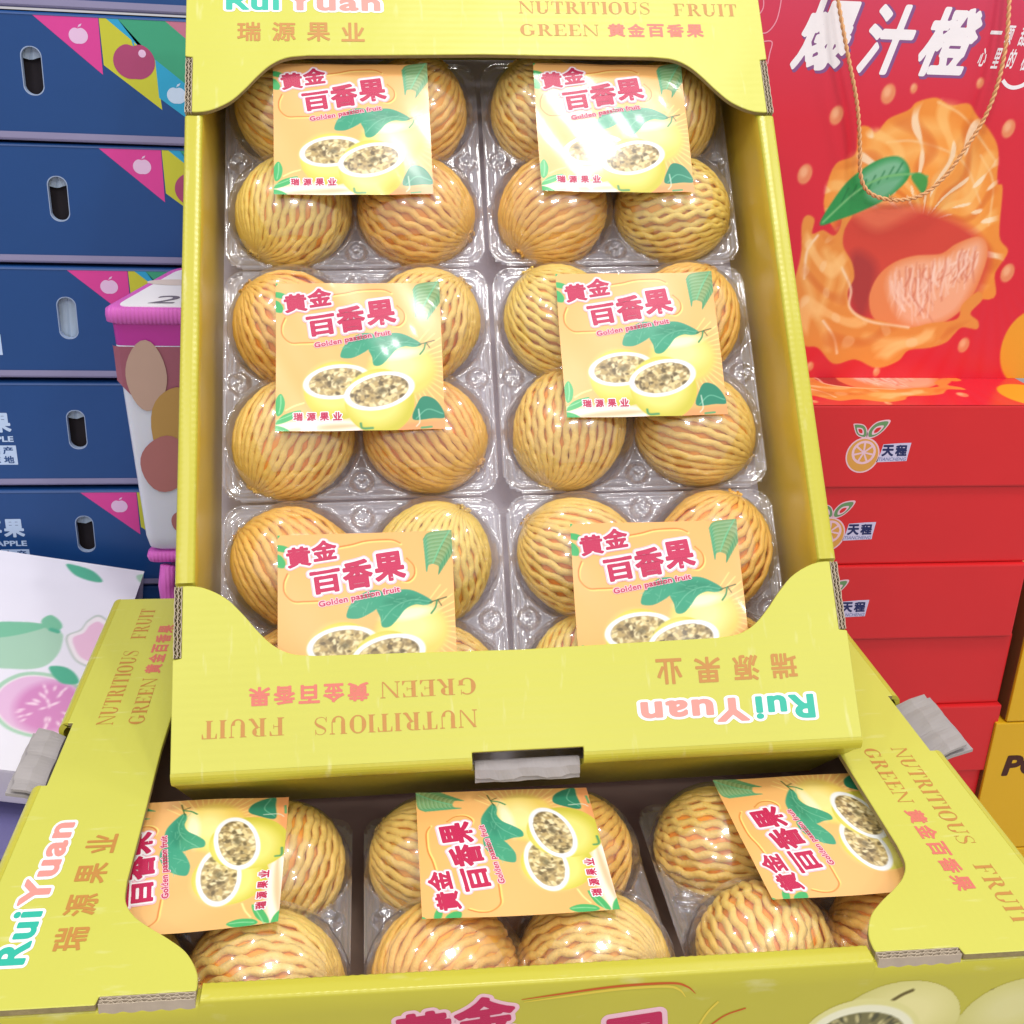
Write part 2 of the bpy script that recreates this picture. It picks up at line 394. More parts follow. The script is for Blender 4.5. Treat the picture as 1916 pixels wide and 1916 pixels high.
# ------------------------------------------------------------------ painted print (colour attribute on a fine grid)
class Canvas:
    def __init__(s, W, H, nx, ny, bgc):
        s.W, s.H, s.nx, s.ny = W, H, nx, ny
        s.x, s.y = np.meshgrid(np.linspace(0, W, nx), np.linspace(0, H, ny))     # y downwards from the top
        s.C = np.zeros((ny, nx, 3)) + np.array(bgc, float); s.px = W/(nx-1)
        s.A = np.ones((ny, nx))
    def mix(s, mask, col):
        mask = np.clip(mask, 0, 1)[..., None]; s.C = s.C*(1-mask)+np.array(col, float)*mask
    def sdf(s, P):
        P = np.array(P, float); d = np.full(s.x.shape, 1e9); ins = np.zeros(s.x.shape, bool)
        for i in range(len(P)):
            a, b = P[i-1], P[i]; e = b-a; L2 = e@e+1e-12
            t = np.clip(((s.x-a[0])*e[0]+(s.y-a[1])*e[1])/L2, 0, 1)
            d = np.minimum(d, np.hypot(s.x-a[0]-t*e[0], s.y-a[1]-t*e[1]))
            c = ((a[1] > s.y) != (b[1] > s.y))
            xi = a[0]+(s.y-a[1])*(e[0])/(e[1] if abs(e[1]) > 1e-9 else 1e-9)
            ins ^= c & (s.x < xi)
        return np.where(ins, -d, d)
    def poly(s, P, col, soft=None, a=1.0, curve=True, clip=None):
        if curve: P = catmull(P, 6, True)
        soft = soft or s.px*.8; m = np.clip(0.5-s.sdf(P)/(2*soft), 0, 1)*a
        if clip is not None: m = m*clip
        s.mix(m, col); return m
    def ell(s, cx, cy, rx, ry, col, ang=0, soft=None, a=1.0, clip=None):
        c, n = math.cos(ang), math.sin(ang); dx, dy = s.x-cx, s.y-cy
        u = (dx*c+dy*n)/rx; v = (-dx*n+dy*c)/ry; r = np.hypot(u, v)
        soft = soft or s.px*.8; m = np.clip(0.5-(r-1)*min(rx, ry)/(2*soft), 0, 1)*a
        if clip is not None: m = m*clip
        s.mix(m, col); return m
    def line(s, P, w, col, a=1.0, curve=True, soft=None, clip=None):
        if curve: P = catmull(P, 6)
        d = np.full(s.x.shape, 1e9)
        for i in range(1, len(P)):
            p, q = np.array(P[i-1]), np.array(P[i]); e = q-p; L2 = e@e+1e-12
            t = np.clip(((s.x-p[0])*e[0]+(s.y-p[1])*e[1])/L2, 0, 1)
            d = np.minimum(d, np.hypot(s.x-p[0]-t*e[0], s.y-p[1]-t*e[1]))
        soft = soft or s.px*.8; m = np.clip(0.5-(d-w/2)/(2*soft), 0, 1)*a
        if clip is not None: m = m*clip
        s.mix(m, col)
    def fruit_half(s, cx, cy, rx, ry, ang, depth, rng):
        s.ell(cx, cy+depth*.45, rx*.97, ry+depth*.62, (204, 196, 76), ang*.5)
        s.ell(cx-rx*.1, cy+depth*.3, rx*.80, ry+depth*.35, (238, 230, 138), ang*.5, soft=rx*.18, a=.8)
        s.ell(cx, cy, rx, ry, (238, 242, 246), ang)
        inner = s.ell(cx, cy, rx*.83, ry*.80, (176, 158, 118), ang)
        c, n = math.cos(ang), math.sin(ang)
        for i in range(190):
            r = math.sqrt(rng.random())*.80; th = rng.random()*6.283
            ux, uy = r*math.cos(th)*rx, r*math.sin(th)*ry
            X, Y = cx+ux*c-uy*n, cy+ux*n+uy*c; b = rng.random()
            col = [(226, 206, 150), (188, 164, 112), (150, 130, 92), (236, 222, 176), (112, 98, 72)][int(rng.random()*5)]
            s.ell(X, Y, rx*(.045+.055*b), rx*(.03+.03*b), col, 3.14*rng.random(), clip=inner, soft=rx*.02)
        s.ell(cx+rx*.05, cy, rx*.13, ry*.16, (108, 98, 72), ang, soft=rx*.05, a=.8)
    def grid_mesh(s, name, map3, alpha=False):
        xs = s.x.ravel(); ys = s.y.ravel()
        V = map3(xs, s.H-ys)                         # u right, v up
        idx = np.arange(s.nx*s.ny).reshape(s.ny, s.nx)
        a, b, c, d = idx[1:, :-1], idx[1:, 1:], idx[:-1, 1:], idx[:-1, :-1]
        F = np.stack([a, b, c, d], -1).reshape(-1, 4)
        if alpha:
            A = s.A; keep = ((A[1:, :-1]+A[1:, 1:]+A[:-1, 1:]+A[:-1, :-1]) > 2).ravel(); F = F[keep]
        me = bpy.data.meshes.new(name); me.vertices.add(len(V)); me.vertices.foreach_set('co', (V*CM).astype(np.float32).ravel())
        me.loops.add(F.size); me.polygons.add(len(F)); me.loops.foreach_set('vertex_index', F.ravel().astype(np.int32))
        me.polygons.foreach_set('loop_start', np.arange(0, F.size, 4, dtype=np.int32))
        me.update(calc_edges=True)
        at = me.color_attributes.new('print', 'FLOAT_COLOR', 'POINT')
        cc = np.ones((len(V), 4), np.float32); cc[:, :3] = lin(np.clip(s.C, 0, 255)).reshape(-1, 3); at.data.foreach_set('color', cc.ravel())
        return me

def pix(px, py, y):                # point of the place at world depth y (cm) seen along one sight line
    d = CX*((px-958)/FPX)+CY*((py-958)/FPX)+CZ
    k = (y-CAM[1])/d[1]; return CAM[0]+k*d[0], CAM[2]+k*d[2]

# ================================================================== the setting
FLOORM = mat('deck_floor', (176, 170, 174), rough=0.35, var=0.12, vscale=4)
m = MB(); m.box((-400, -400, -54), (450, 400, -50)); link('floor', m.mesh('floor'), None, FLOORM, kind='structure')
RISER = mat('riser_board', (120, 104, 96), rough=0.7, var=0.1)
m = MB(); m.box((2, 2, -50), (45, 33, -8.75)); link('display_riser', m.mesh('display_riser'), None, RISER, kind='structure')

# ================================================================== cartons
S_, L_, H_ = 34.0, 46.5, 8.6
BM_ = 46.5
def flap_outline():
    left = [(0.42, 9.62)] + catmull([(0.42, 9.66), (1.4, 9.52), (2.5, 8.95), (3.35, 8.1), (4.05, 7.25), (4.8, 6.5), (5.7, 6.02), (6.9, 5.86)], 5)[1:]
    P = [(0.0, .5), (0.0, 5.95), (0.42, 6.02)] + left
    P += [(12, 5.80), (17, 5.72), (22, 5.80)]
    P += [(S_-x, y) for x, y in left[::-1]] + [(S_-.42, 6.02), (S_, 5.95), (S_, .5)]
    P += [(19.85, .5), (19.85, .78), (14.35, .78), (14.35, .5)]
    return P
def uv_flip(P): return [(S_-x, L_-y) for x, y in P]

def build_carton(M, label, tab_out, tab_lift, near_print=None, tops=(1, 1)):
    root = empty('fruit_carton', M, label, 'cardboard box', 'yellow cartons of passion fruit')
    for e in (0, 1):
        T = (lambda x, y: (x, y)) if e == 0 else (lambda x, y: (S_-x, L_-y))
        fme = bevel(poly_plate('end_flap', [T(*p) for p in flap_outline()], -.34, 0), .035, 1, .8)
        for m_ in (YEL, CUT): fme.materials.append(m_)
        for p in fme.polygons: p.material_index = 1 if abs(p.normal.z) < .5 else 0
        fl = link('end_flap', fme, root)
        # lettering, written with the letter tops towards the outer edge
        def mp(u, v, z, T=T):   # u = reading direction from the flap's left, v up towards the outer edge
            x, y = T(S_-u, L_*0+ (8.0-v)); return (x, y, z)
        D = Decal(mp); u0 = lambda x: S_-x; v0 = lambda y: 8.0-y
        # measured on the flap: x (cm across), y (cm from outer fold)
        for body, x, w, ink in (('Rui', 31.75, 3.05, TEALINK), ('Yuan', 28.35, 5.5, SALMON)):
            hh = 1.22 if body == 'Rui' else 1.20
            D.add(text_fit(body, u0(x), v0(2.82), w, hh, off=.075, base=.036, space=1.12), WHITEINK, .012, .0004)
            D.add(text_fit(body, u0(x), v0(2.82), w, hh, off=0, base=.036, space=1.12), ink, .022)
        for i, ch in enumerate('瑞源果业'):
            D.add(text_fit(ch, u0(31.1-i*1.98), v0(4.92), 1.34, 1.3, base=0.022), GOLDINK, .015)
        D.add(serif_text('NUTRITIOUS', u0(14.7), v0(2.86), 7.9, .86), GOLDINK, .010, .0006)
        D.add(serif_text('FRUIT', u0(5.35), v0(2.94), 3.9, .86), GOLDINK, .010, .0006)
        D.add(serif_text('GREEN', u0(14.7), v0(4.42), 4.7, .8), GOLDINK, .010, .0006)
        for i, ch in enumerate('黄金百香果'):
            D.add(text_fit(ch, u0(9.45-i*1.19), v0(4.46), 1.03, .92, base=.035), PINKINK, .012, .0003)
        D.build('lettering', fl)
        # end wall: fold with a soft radius, hand notch, plain face
        w = MB()
        prof = [(.52, 0.0)] + [(.5-.5*math.sin(a), -.5+.5*math.cos(a)) for a in np.linspace(0, math.pi/2, 7)] + [(0.0, -1.3)]
        inner = [(y+.16 if y < .4 else y, z-.16) for y, z in prof]
        for x0, x1 in ((0.0, 14.35), (19.85, S_)):
            loop = prof+[(.3, -1.3)]+[(y+.22, z-.2) for y, z in prof[1:-1]][::-1]+[(.52, -.3)]
            rings = [[(*T(x, y), z) for y, z in loop] for x in np.linspace(x0, x1, 3)]
            w.sweep(None, rings)
        ring = [[(*T(x, y), z) for y, z in ((0, -1.3), (.3, -1.3), (-.25, -H_), (-.55, -H_))] for x in (0.0, S_)]
        w.sweep(None, ring)
        me = w.mesh('end_wall'); bm = bmesh.new(); bm.from_mesh(me); bmesh.ops.recalc_face_normals(bm, faces=bm.faces); bm.to_mesh(me); bm.free()
        ew = link('end_wall', me, root, YELX)
        def mpe(u, v, lift, T=T):
            x, y = T(u, -lift+(v+1.3)*.55/(H_-1.3)); return (x, y, v)
        D = Decal(mpe)

        # grey raw tab pushed through the notch
        tb = MB(); out, lf = tab_out[e], tab_lift[e]
        n = 22
        for layer, (th, y_in, dz, jag) in enumerate(((.16, .46, 0.0, .02), (.14, .38, .26, .07))):
            top = []; bot = []
            rings = []
            for i in range(n+1):
                x = 14.5+5.2*i/n
                j = jag*math.sin(i*.62+layer)+jag*.4*math.sin(i*1.9+2*layer)
                yo = -out*(1.0 if layer == 0 else .80)+j
                zo = -1.02+dz+lf+(.06*math.sin(i*.5+layer) if layer else 0)
                zi = -1.02+dz+(.10*abs(math.sin(i*.35)) if layer else 0)
                ym = (y_in+yo)/2; zm = (zi+zo)/2+.10+(.03*math.sin(i*1.3) if layer else 0)
                c = [(y_in, zi), (ym, zm), (yo, zo), (yo, zo-th), (ym, zm-th), (y_in, zi-th)]
                rings.append([(*T(x, y), z) for y, z in c])
            tb.sweep(None, rings)
        tb.box((*T(14.42, .80), -.9), (*T(19.78, .86), -.36))
        me = tb.mesh('hand_tab'); bm = bmesh.new(); bm.from_mesh(me); bmesh.ops.recalc_face_normals(bm, faces=bm.faces); bm.to_mesh(me); bm.free()
        link('hand_tab', me, root, KRAFT, label='torn grey raw board tab in the hand notch')
        # exposed corrugated edges beside the flap's corners
        for sx in (0, 1):
            X = (lambda x: x) if sx == 0 else (lambda x: S_-x)
            c = MB(); y0, y1 = 6.05, 9.62
            def strip(xa, xb, xc, xd, ya, yb, za, zb):
                pass
            for xa in (0.015, .185, .36):
                n = 40; rings = []
                for i in range(n+1):
                    y = y0+(y1-y0)*i/n; wob = .012*math.sin(i*.8)
                    rings.append([(*T(X(xa+wob), y), -.03), (*T(X(xa+.035+wob), y), -.03), (*T(X(xa+.035+wob), y), -.75), (*T(X(xa+wob), y), -.75)])
                c.sweep(None, rings)
            for xa, ph in ((.11, 0), (.285, 1.3)):
                n = 72; rings = []
                for i in range(n+1):
                    y = y0+(y1-y0)*i/n; xx = xa+.062*math.sin(i*2*math.pi/(7.2)+ph)
                    rings.append([(*T(X(xx-.014), y), -.05), (*T(X(xx+.014), y), -.05), (*T(X(xx+.014), y), -.7), (*T(X(xx-.014), y), -.7)])
                c.sweep(None, rings)
            me = c.mesh('corrugated_edge'); bm = bmesh.new(); bm.from_mesh(me); bmesh.ops.recalc_face_normals(bm, faces=bm.faces); bm.to_mesh(me); bm.free()
            link('corrugated_edge', me, root, FLUTE, label='exposed corrugated board edge beside the flap')
    # long side walls with rolled rims
    for sx in (0, 1):
        X = (lambda x: x) if sx == 0 else (lambda x: S_-x)
        n = int((L_-.7)/.09); rings = []; lp = []
        for i in range(n+1):
            y = .35+(L_-.7)*i/n
            cov = (y < 9.75 or y > L_-9.75)
            ft = .014*math.sin(2*math.pi*y/.36); top = -.36 if cov else -.10
            sag = 0 if cov else .05*math.sin((y-10)/26.5*math.pi)
            zz = top-sag
            c = [(0, -H_), (0, -1.2), (0, zz-.16+ft*.3), (.05, zz-.05+ft), (.16, zz), (.55, zz-.01), (.84, zz), (.93, zz-.05+ft*1.3), (.98, zz-.17), (1.0, -1.2), (1.02, -8.35), (.7, -8.35), (.7, -H_)]
            rings.append([(X(a), y, z) for a, z in c])
        w = MB(); w.sweep(None, rings)
        V = w.V; F = w.F
        # inner face gets the inner-wall board
        nn = 13; I = []
        for f in F:
            I.append(1 if (len(f) == 4 and all((q % nn) in (8, 9, 10) for q in f)) else 0)
        me = mesh('side_wall', V, F, True, I); bm = bmesh.new(); bm.from_mesh(me); bmesh.ops.recalc_face_normals(bm, faces=bm.faces)
        for e_ in bm.edges: e_.smooth = not (len(e_.link_faces) == 2 and e_.calc_face_angle(0) > .9)
        bm.to_mesh(me); bm.free()
        sw = link('side_wall', me, root, [YELX, YIN])
        if near_print == sx: near_print_art(sw, X)
    m = MB(); m.box((.3, -.42, -H_), (S_-.3, L_+.42, -H_+.28)); link('base', m.mesh('base'), root, BASEB if near_print is None else BASED)
    return root

LOGO = [('黄', .058, .850, .138, .125, .12), ('金', .200, .885, .145, .125, .12), ('百', .195, .692, .175, .142, .13), ('香', .378, .728, .172, .178, .12), ('果', .556, .768, .178, .18, .12)]
def logo_title(D, x0, y0, w, h, lift, dl, k=1.0):
    for pas in (0, 1, 2):
        for ch, u, v, a, b, ang in LOGO:
            V, F = text_fit(ch, x0+u*w, y0+(v-b*.45)*h, a*w, b*h, off=(.115, .075, 0)[pas], base=.045, ang=ang)
            D.add((V, F), (SALMONL, WHITEINK, MAGINK)[pas], lift+dl*pas, dl*.03)
SALMONL = mat('pale_pink_ink', (240, 196, 206), rough=0.45)

def near_print_art(parent, X):
    def mp(u, v, lift):                        # u along the carton's length, v = z
        return (X(-lift), u, v)
    D = Decal(mp)
    # scaled-up title
    x0, y0, w, h = 16.3, -17.1, 16.9, 17.0
    for pas in (0, 1):
        for ch, u, v, a, b, ang in LOGO:
            V, F = text_fit(ch, x0+u*w*1.0, y0+(v-b*.45)*h*1.0, a*w, b*h, off=(.075, 0)[pas], base=.045, ang=ang)
            V = np.array(V); V[:, 1] = np.maximum(V[:, 1], -H_+.05)
            D.add((V, F), (SALMONL, MAGINK)[pas], .012+.014*pas, .0005)
    P = catmull([(22.2, -1.02), (23.6, -.86), (26.0, -.62), (28.2, -.62), (28.9, -.85), (29.3, -1.25)], 8)
    D.stroke(P, list(.11*np.sin(np.linspace(.15, math.pi-.1, len(P)))+.015), ORANGEINK, .02)
    P = catmull([(22.3, -1.16), (23.8, -1.0), (26.1, -.78), (28.0, -.78), (28.6, -1.0), (28.9, -1.4)], 8)
    D.stroke(P, list(.12*np.sin(np.linspace(.15, math.pi-.1, len(P)))+.015), LYELINK, .016)
    # little sprig by the title
    D.stroke(catmull([(29.6, -3.0), (29.9, -2.3), (30.3, -1.75)], 5), .1, LYELINK, .02)
    D.stroke(catmull([(30.1, -3.0), (30.7, -2.5), (31.5, -2.2)], 5), .08, ORANGEINK, .02)
    D.build('lettering', parent)
    # printed fruit picture
    cv = Canvas(12.5, 6.0, 210, 100, (160, 148, 40)); cv.A[:] = 0
    def E(cx, cy, rx, ry, col, ang, **k): 
        mm = cv.ell(cx, cy, rx, ry, col, ang, **k)
        if not k.get('inner'): cv.A = np.maximum(cv.A, mm)
    E(4.5, 3.1, 2.9, 2.35, (208, 204, 118), -.25); cv.ell(4.9, 2.5, 2.2, 1.5, (236, 230, 160), -.25, soft=.8, a=.9)
    E(10.0, 3.3, 2.8, 2.3, (206, 202, 112), -.35); cv.ell(9.6, 2.5, 1.8, 1.2, (222, 218, 152), -.35, soft=.7, a=.9)
    cv.line([(4.2, 1.75), (4.6, 1.45), (5.0, 1.25)], .16, (96, 84, 30))
    cv.line([(8.0, 1.7), (8.3, 1.5), (8.6, 1.45)], .06, (110, 96, 40), a=.8)
    E(3.1, 3.75, 2.7, 2.2, (226, 222, 146), 0)
    cv.ell(3.1, 3.55, 2.35, 1.65, (238, 238, 204), 0); q = cv.ell(3.1, 3.7, 2.0, 1.4, (120, 116, 70), 0)
    for i in range(120):
        r = math.sqrt(RNG.random())*.95; th = RNG.random()*6.28
        cv.ell(3.1+2*r*math.cos(th), 3.7+1.4*r*math.sin(th), .16, .08, [(80, 80, 50), (196, 188, 130), (140, 132, 84)][int(RNG.random()*3)], th, clip=q)
    cv.A[cv.y > 5.9] = 0
    me = cv.grid_mesh('fruit_picture', lambda u, v: np.stack([np.full_like(u, X(-.012)), 33.6+u, -6.55+v], 1), alpha=True)
    link('fruit_picture', me, parent, PRINTM)

# ------------------------------------------------------------------ label (sticker) art
LW, LH = 8.95, 8.65
def label_canvas():
    cv = Canvas(1, 1, 230, 222, (236, 182, 112)); rng = np.random.default_rng(3)
    cv.mix(np.clip((cv.x-.1)*.35+(.5-cv.y)*.25, 0, .35), (240, 170, 96))
    cv.mix(np.exp(-((cv.y-.42)/.3)**2)*.35, (240, 196, 130))
    # bottom cream swirl
    cv.poly([(0, 1.02), (0, .955), (.12, .925), (.3, .915), (.45, .93), (.56, .96), (.62, 1.02)], (252, 240, 222), soft=.02)
    cv.poly([(.05, 1.0), (.2, .965), (.4, .955), (.5, .97), (.4, .985), (.2, 1.0)], (228, 176, 130), soft=.012, a=.7)
    cv.poly([(.5, 1.03), (.6, .965), (.8, .955), (1.02, .94), (1.03, 1.03)], (236, 160, 104), soft=.015)
    # rays, whole fruit
    for i in range(17):
        a = math.radians(-62+i*8.2); c0 = (.76, .60)
        cv.line([(c0[0]+.19*math.cos(a), c0[1]+.19*math.sin(a)), (c0[0]+.31*math.cos(a+.06), c0[1]+.31*math.sin(a+.06))], .007, (252, 226, 140), curve=False, a=.8)
    cv.ell(.755, .61, .205, .175, (236, 206, 104), -.1, soft=.02); cv.ell(.75, .58, .14, .10, (250, 236, 160), -.1, soft=.05, a=.9)
    cv.ell(.74, .50, .14, .035, (252, 246, 224), -.15, soft=.015, a=.7)
    # leaves
    G, GD, GL = (64, 158, 124), (40, 120, 92), (128, 196, 162)
    cv.poly([(.385, .505), (.405, .44), (.455, .385), (.52, .355), (.585, .36), (.60, .42), (.545, .475), (.47, .515), (.42, .52)], G)
    cv.poly([(.555, .46), (.585, .405), (.65, .365), (.73, .355), (.80, .38), (.875, .435), (.83, .455), (.775, .45), (.72, .475), (.675, .53), (.63, .575), (.585, .575), (.575, .52)], G)
    cv.poly([(.60, .43), (.68, .385), (.78, .39), (.86, .435), (.76, .43), (.68, .455)], GD, soft=.02, a=.45)
    for i in range(34):
        x, y = .40+.44*rng.random(), .37+.18*rng.random()
        on = cv.C[int(y*221), int(x*229)]
        if on[1] > on[0]: cv.line([(x, y), (x+.03*rng.normal(), y+.02*rng.normal())], .003, GL, a=.6, curve=False)
    cv.line([(.58, .55), (.66, .46), (.76, .42), (.87, .437)], .004, GL, a=.8)
    cv.line([(.86, .44), (.905, .425), (.955, .41)], .007, (70, 92, 56)); cv.line([(.90, .43), (.89, .47), (.865, .505)], .010, (66, 140, 90)); cv.line([(.905, .425), (.925, .46)], .006, (70, 92, 56))
    # palm leaf top right, leaves at left
    for i in range(26):
        t = i/25; x, y = .985-.10*t, .0+.20*t
        g_ = 20*(i % 3); cv.line([(x, y), (x-.115*(1-t*.75), y+.012), (x-.15*(1-t*.75), y+.05)], .0075, (62+g_, 146+g_*.8, 100+g_), a=.85); cv.line([(x, y), (x+.035, y+.02), (x+.06*(1-t*.5), y+.07)], .007, (48+g_, 128+g_, 84+g_), a=.85)
    cv.line([(.99, 0), (.93, .10), (.885, .2)], .008, (120, 190, 140))
    for P in ([(-.01, .06), (.04, .065), (.085, .095), (.04, .105), (-.01, .09)], [(-.01, .12), (.02, .125), (.045, .165), (.035, .2), (-.01, .185)],
              [(-.01, .0), (.015, .0), (.0, .02)],
              [(.0, .87), (.0, .79), (.03, .745), (.055, .80), (.045, .87), (.015, .90)], [(.0, .955), (.03, .905), (.08, .875), (.15, .86), (.12, .905), (.06, .94)], [(-.01, .965), (.05, .975), (.085, 1.01), (-.01, 1.02)]):
        cv.poly(P, (70, 176, 104)); 
    cv.line([(.0, .93), (.06, .905), (.13, .87)], .005, (150, 214, 160)); cv.line([(.02, .88), (.03, .82), (.03, .76)], .005, (150, 214, 160))
    cv.line([(.06, .86), (.11, .83), (.165, .81)], .010, (250, 226, 150))
    # halves
    cv.fruit_half(.365, .675, .205, .115, -.10, .13, rng)
    cv.fruit_half(.615, .745, .215, .120, -.22, .15, rng)
    cv.poly([(.81, .935), (.835, .84), (.875, .785), (.94, .80), (.985, .86), (1.0, .925), (.93, .93)], (44, 132, 104))
    cv.line([(.83, .93), (.90, .87), (.99, .90)], .005, (120, 190, 160)); cv.line([(.845, .87), (.85, .95), (.83, .98)], .006, (220, 230, 210))
    cv.line([(.50, .955), (.51, .985), (.57, .985)], .014, (88, 150, 96)); cv.line([(.86, .99), (.92, .985)], .014, (96, 160, 106), curve=False)
    # loop ornament
    for P in ([(.33, .085), (.42, .07), (.5, .05), (.6, .045), (.66, .05), (.70, .07)], [(.735, .165), (.775, .215), (.775, .27), (.74, .305), (.70, .30)],
              [(.055, .235), (.035, .29), (.04, .35), (.085, .40), (.15, .405), (.225, .405)]):
        cv.line([(x+.006, y+.008) for x, y in P], .010, (250, 224, 130)); cv.line(P, .007, (206, 112, 52))
    return cv
def bendz(x, y): return .08*np.sin(x*.5+.6)*np.cos(y*.45)+.012*np.sin(x*1.9+y*1.1)+.10*np.clip(x/4.47, 0, 1)**5*np.clip(y/4.3, 0, 1)**5+.07*np.clip(-x/4.47, 0, 1)**6*np.clip(-y/4.3, 0, 1)**4
def build_label_meshes():
    cv = label_canvas()
    def m3(u, v):
        x = (u-.5)*LW; y = (v-.5)*LH; return np.stack([x, y, bendz(x, y)], 1)
    paper = cv.grid_mesh('label', m3); paper.materials.append(PRINT); paper.polygons.foreach_set('use_smooth', [True]*len(paper.polygons))
    def mp(u, v, lift):
        x = u-LW/2; y = v-LH/2; return (x, y, float(bendz(x, y))+lift)
    D = Decal(mp)
    for pas in (0, 1, 2):
        for ch, u, v, a, b, ang in LOGO:
            V, F = text_fit(ch, u*LW, (v-b*.45)*LH, a*LW, b*LH, off=(.11, .065, 0)[pas], base=.042, ang=ang)
            D.add((V, F), (SALMONL, WHITEINK, MAGINK)[pas], .010+.010*pas, .0004)
    V, F = text_fit('Golden passion fruit', .235*LW, .548*LH, .465*LW, .045*LH, off=.10, base=.02, ang=.155, space=1.05); D.add((V, F), SALMONL, .010, .0004)
    V, F = text_fit('Golden passion fruit', .235*LW, .548*LH, .465*LW, .045*LH, base=.02, ang=.155, space=1.05); D.add((V, F), MAGINK, .020)
    for i, ch in enumerate('瑞源果业'):
        for pas in (0, 1):
            D.add(text_fit(ch, (.105+i*.077)*LW, .068*LH, .054*LW, .055*LH, off=(.11, 0)[pas], base=.035), (WHITEINK, MAGINK)[pas], .010+.010*pas, .0004)
    me = mesh('label_lettering', D.V, D.F, False, D.I)
    for q in D.mats: me.materials.append(q)
    return paper, me
LABEL_ME, LETTER_ME = build_label_meshes()

# ------------------------------------------------------------------ clamshell meshes (origin at pack centre, z=0 flange)
PX, PY = 15.3, 14.05
DC = [(-3.72, 3.38), (3.72, 3.38), (-3.72, -3.38), (3.72, -3.38)]
NUBS = [(-6.75, 0), (6.75, 0), (0, -6.05), (0, 6.05)]
def shell_mesh(name, sign, nx, ny, R, Hh):
    xs = np.linspace(-PX/2, PX/2, nx); ys = np.linspace(-PY/2, PY/2, ny); X, Y = np.meshgrid(xs, ys)
    Z = np.zeros_like(X)
    for cx, cy in DC:
        r = np.hypot((X-cx)/1.03, Y-cy)
        d = np.clip(1-(r/R)**2, 0, 1)**.5*Hh
        d = np.where(r < R, np.maximum(d, 0), 0); Z = np.maximum(Z, d)
    # saddle between domes
    Z = np.maximum(Z, 1.3*np.exp(-((X/1.2)**2+(Y/1.2)**2)))
    for cx, cy in NUBS:
        r = np.hypot(X-cx, Y-cy); Z = np.maximum(Z, .38*np.clip(1.0-(r/.62)**4, 0, 1)**.5)
        Z -= .25*np.exp(-(r/.22)**2)
    ex = PX/2-np.abs(X); ey = PY/2-np.abs(Y); e = np.minimum(ex, ey)
    rc = np.where((ex < 1.2) & (ey < 1.2), 1.2-np.hypot(1.2-ex, 1.2-ey), e)
    Z += .16*np.exp(-((rc-.12)/.10)**2) - .10*np.clip(1-np.abs(rc-.62)/.18, 0, 1) + .05*np.exp(-((rc-.95)/.10)**2)
    Z += .02*np.sin(X*1.7+Y*.6)*np.cos(Y*1.3)
    ok = rc > -.02
    V = np.stack([X.ravel(), Y.ravel(), sign*Z.ravel()], 1)
    idx = np.arange(nx*ny).reshape(ny, nx); a, b, c, d = idx[:-1, :-1], idx[:-1, 1:], idx[1:, 1:], idx[1:, :-1]
    F = np.stack([a, b, c, d], -1).reshape(-1, 4)
    okf = (ok[:-1, :-1] & ok[:-1, 1:] & ok[1:, 1:] & ok[1:, :-1]).ravel()
    me = mesh(name, V, F[okf], True)
    bm = bmesh.new(); bm.from_mesh(me); bmesh.ops.delete(bm, geom=[v for v in bm.verts if not v.link_faces], context='VERTS')
    bm.to_mesh(me); bm.free(); return me
LID_ME = shell_mesh('lid', 1, 150, 140, 3.62, 3.34); LID_ME.materials.append(LID)
TRAY_ME = shell_mesh('tray', -1, 90, 84, 3.5, 3.3); TRAY_ME.materials.append(TRAYP)

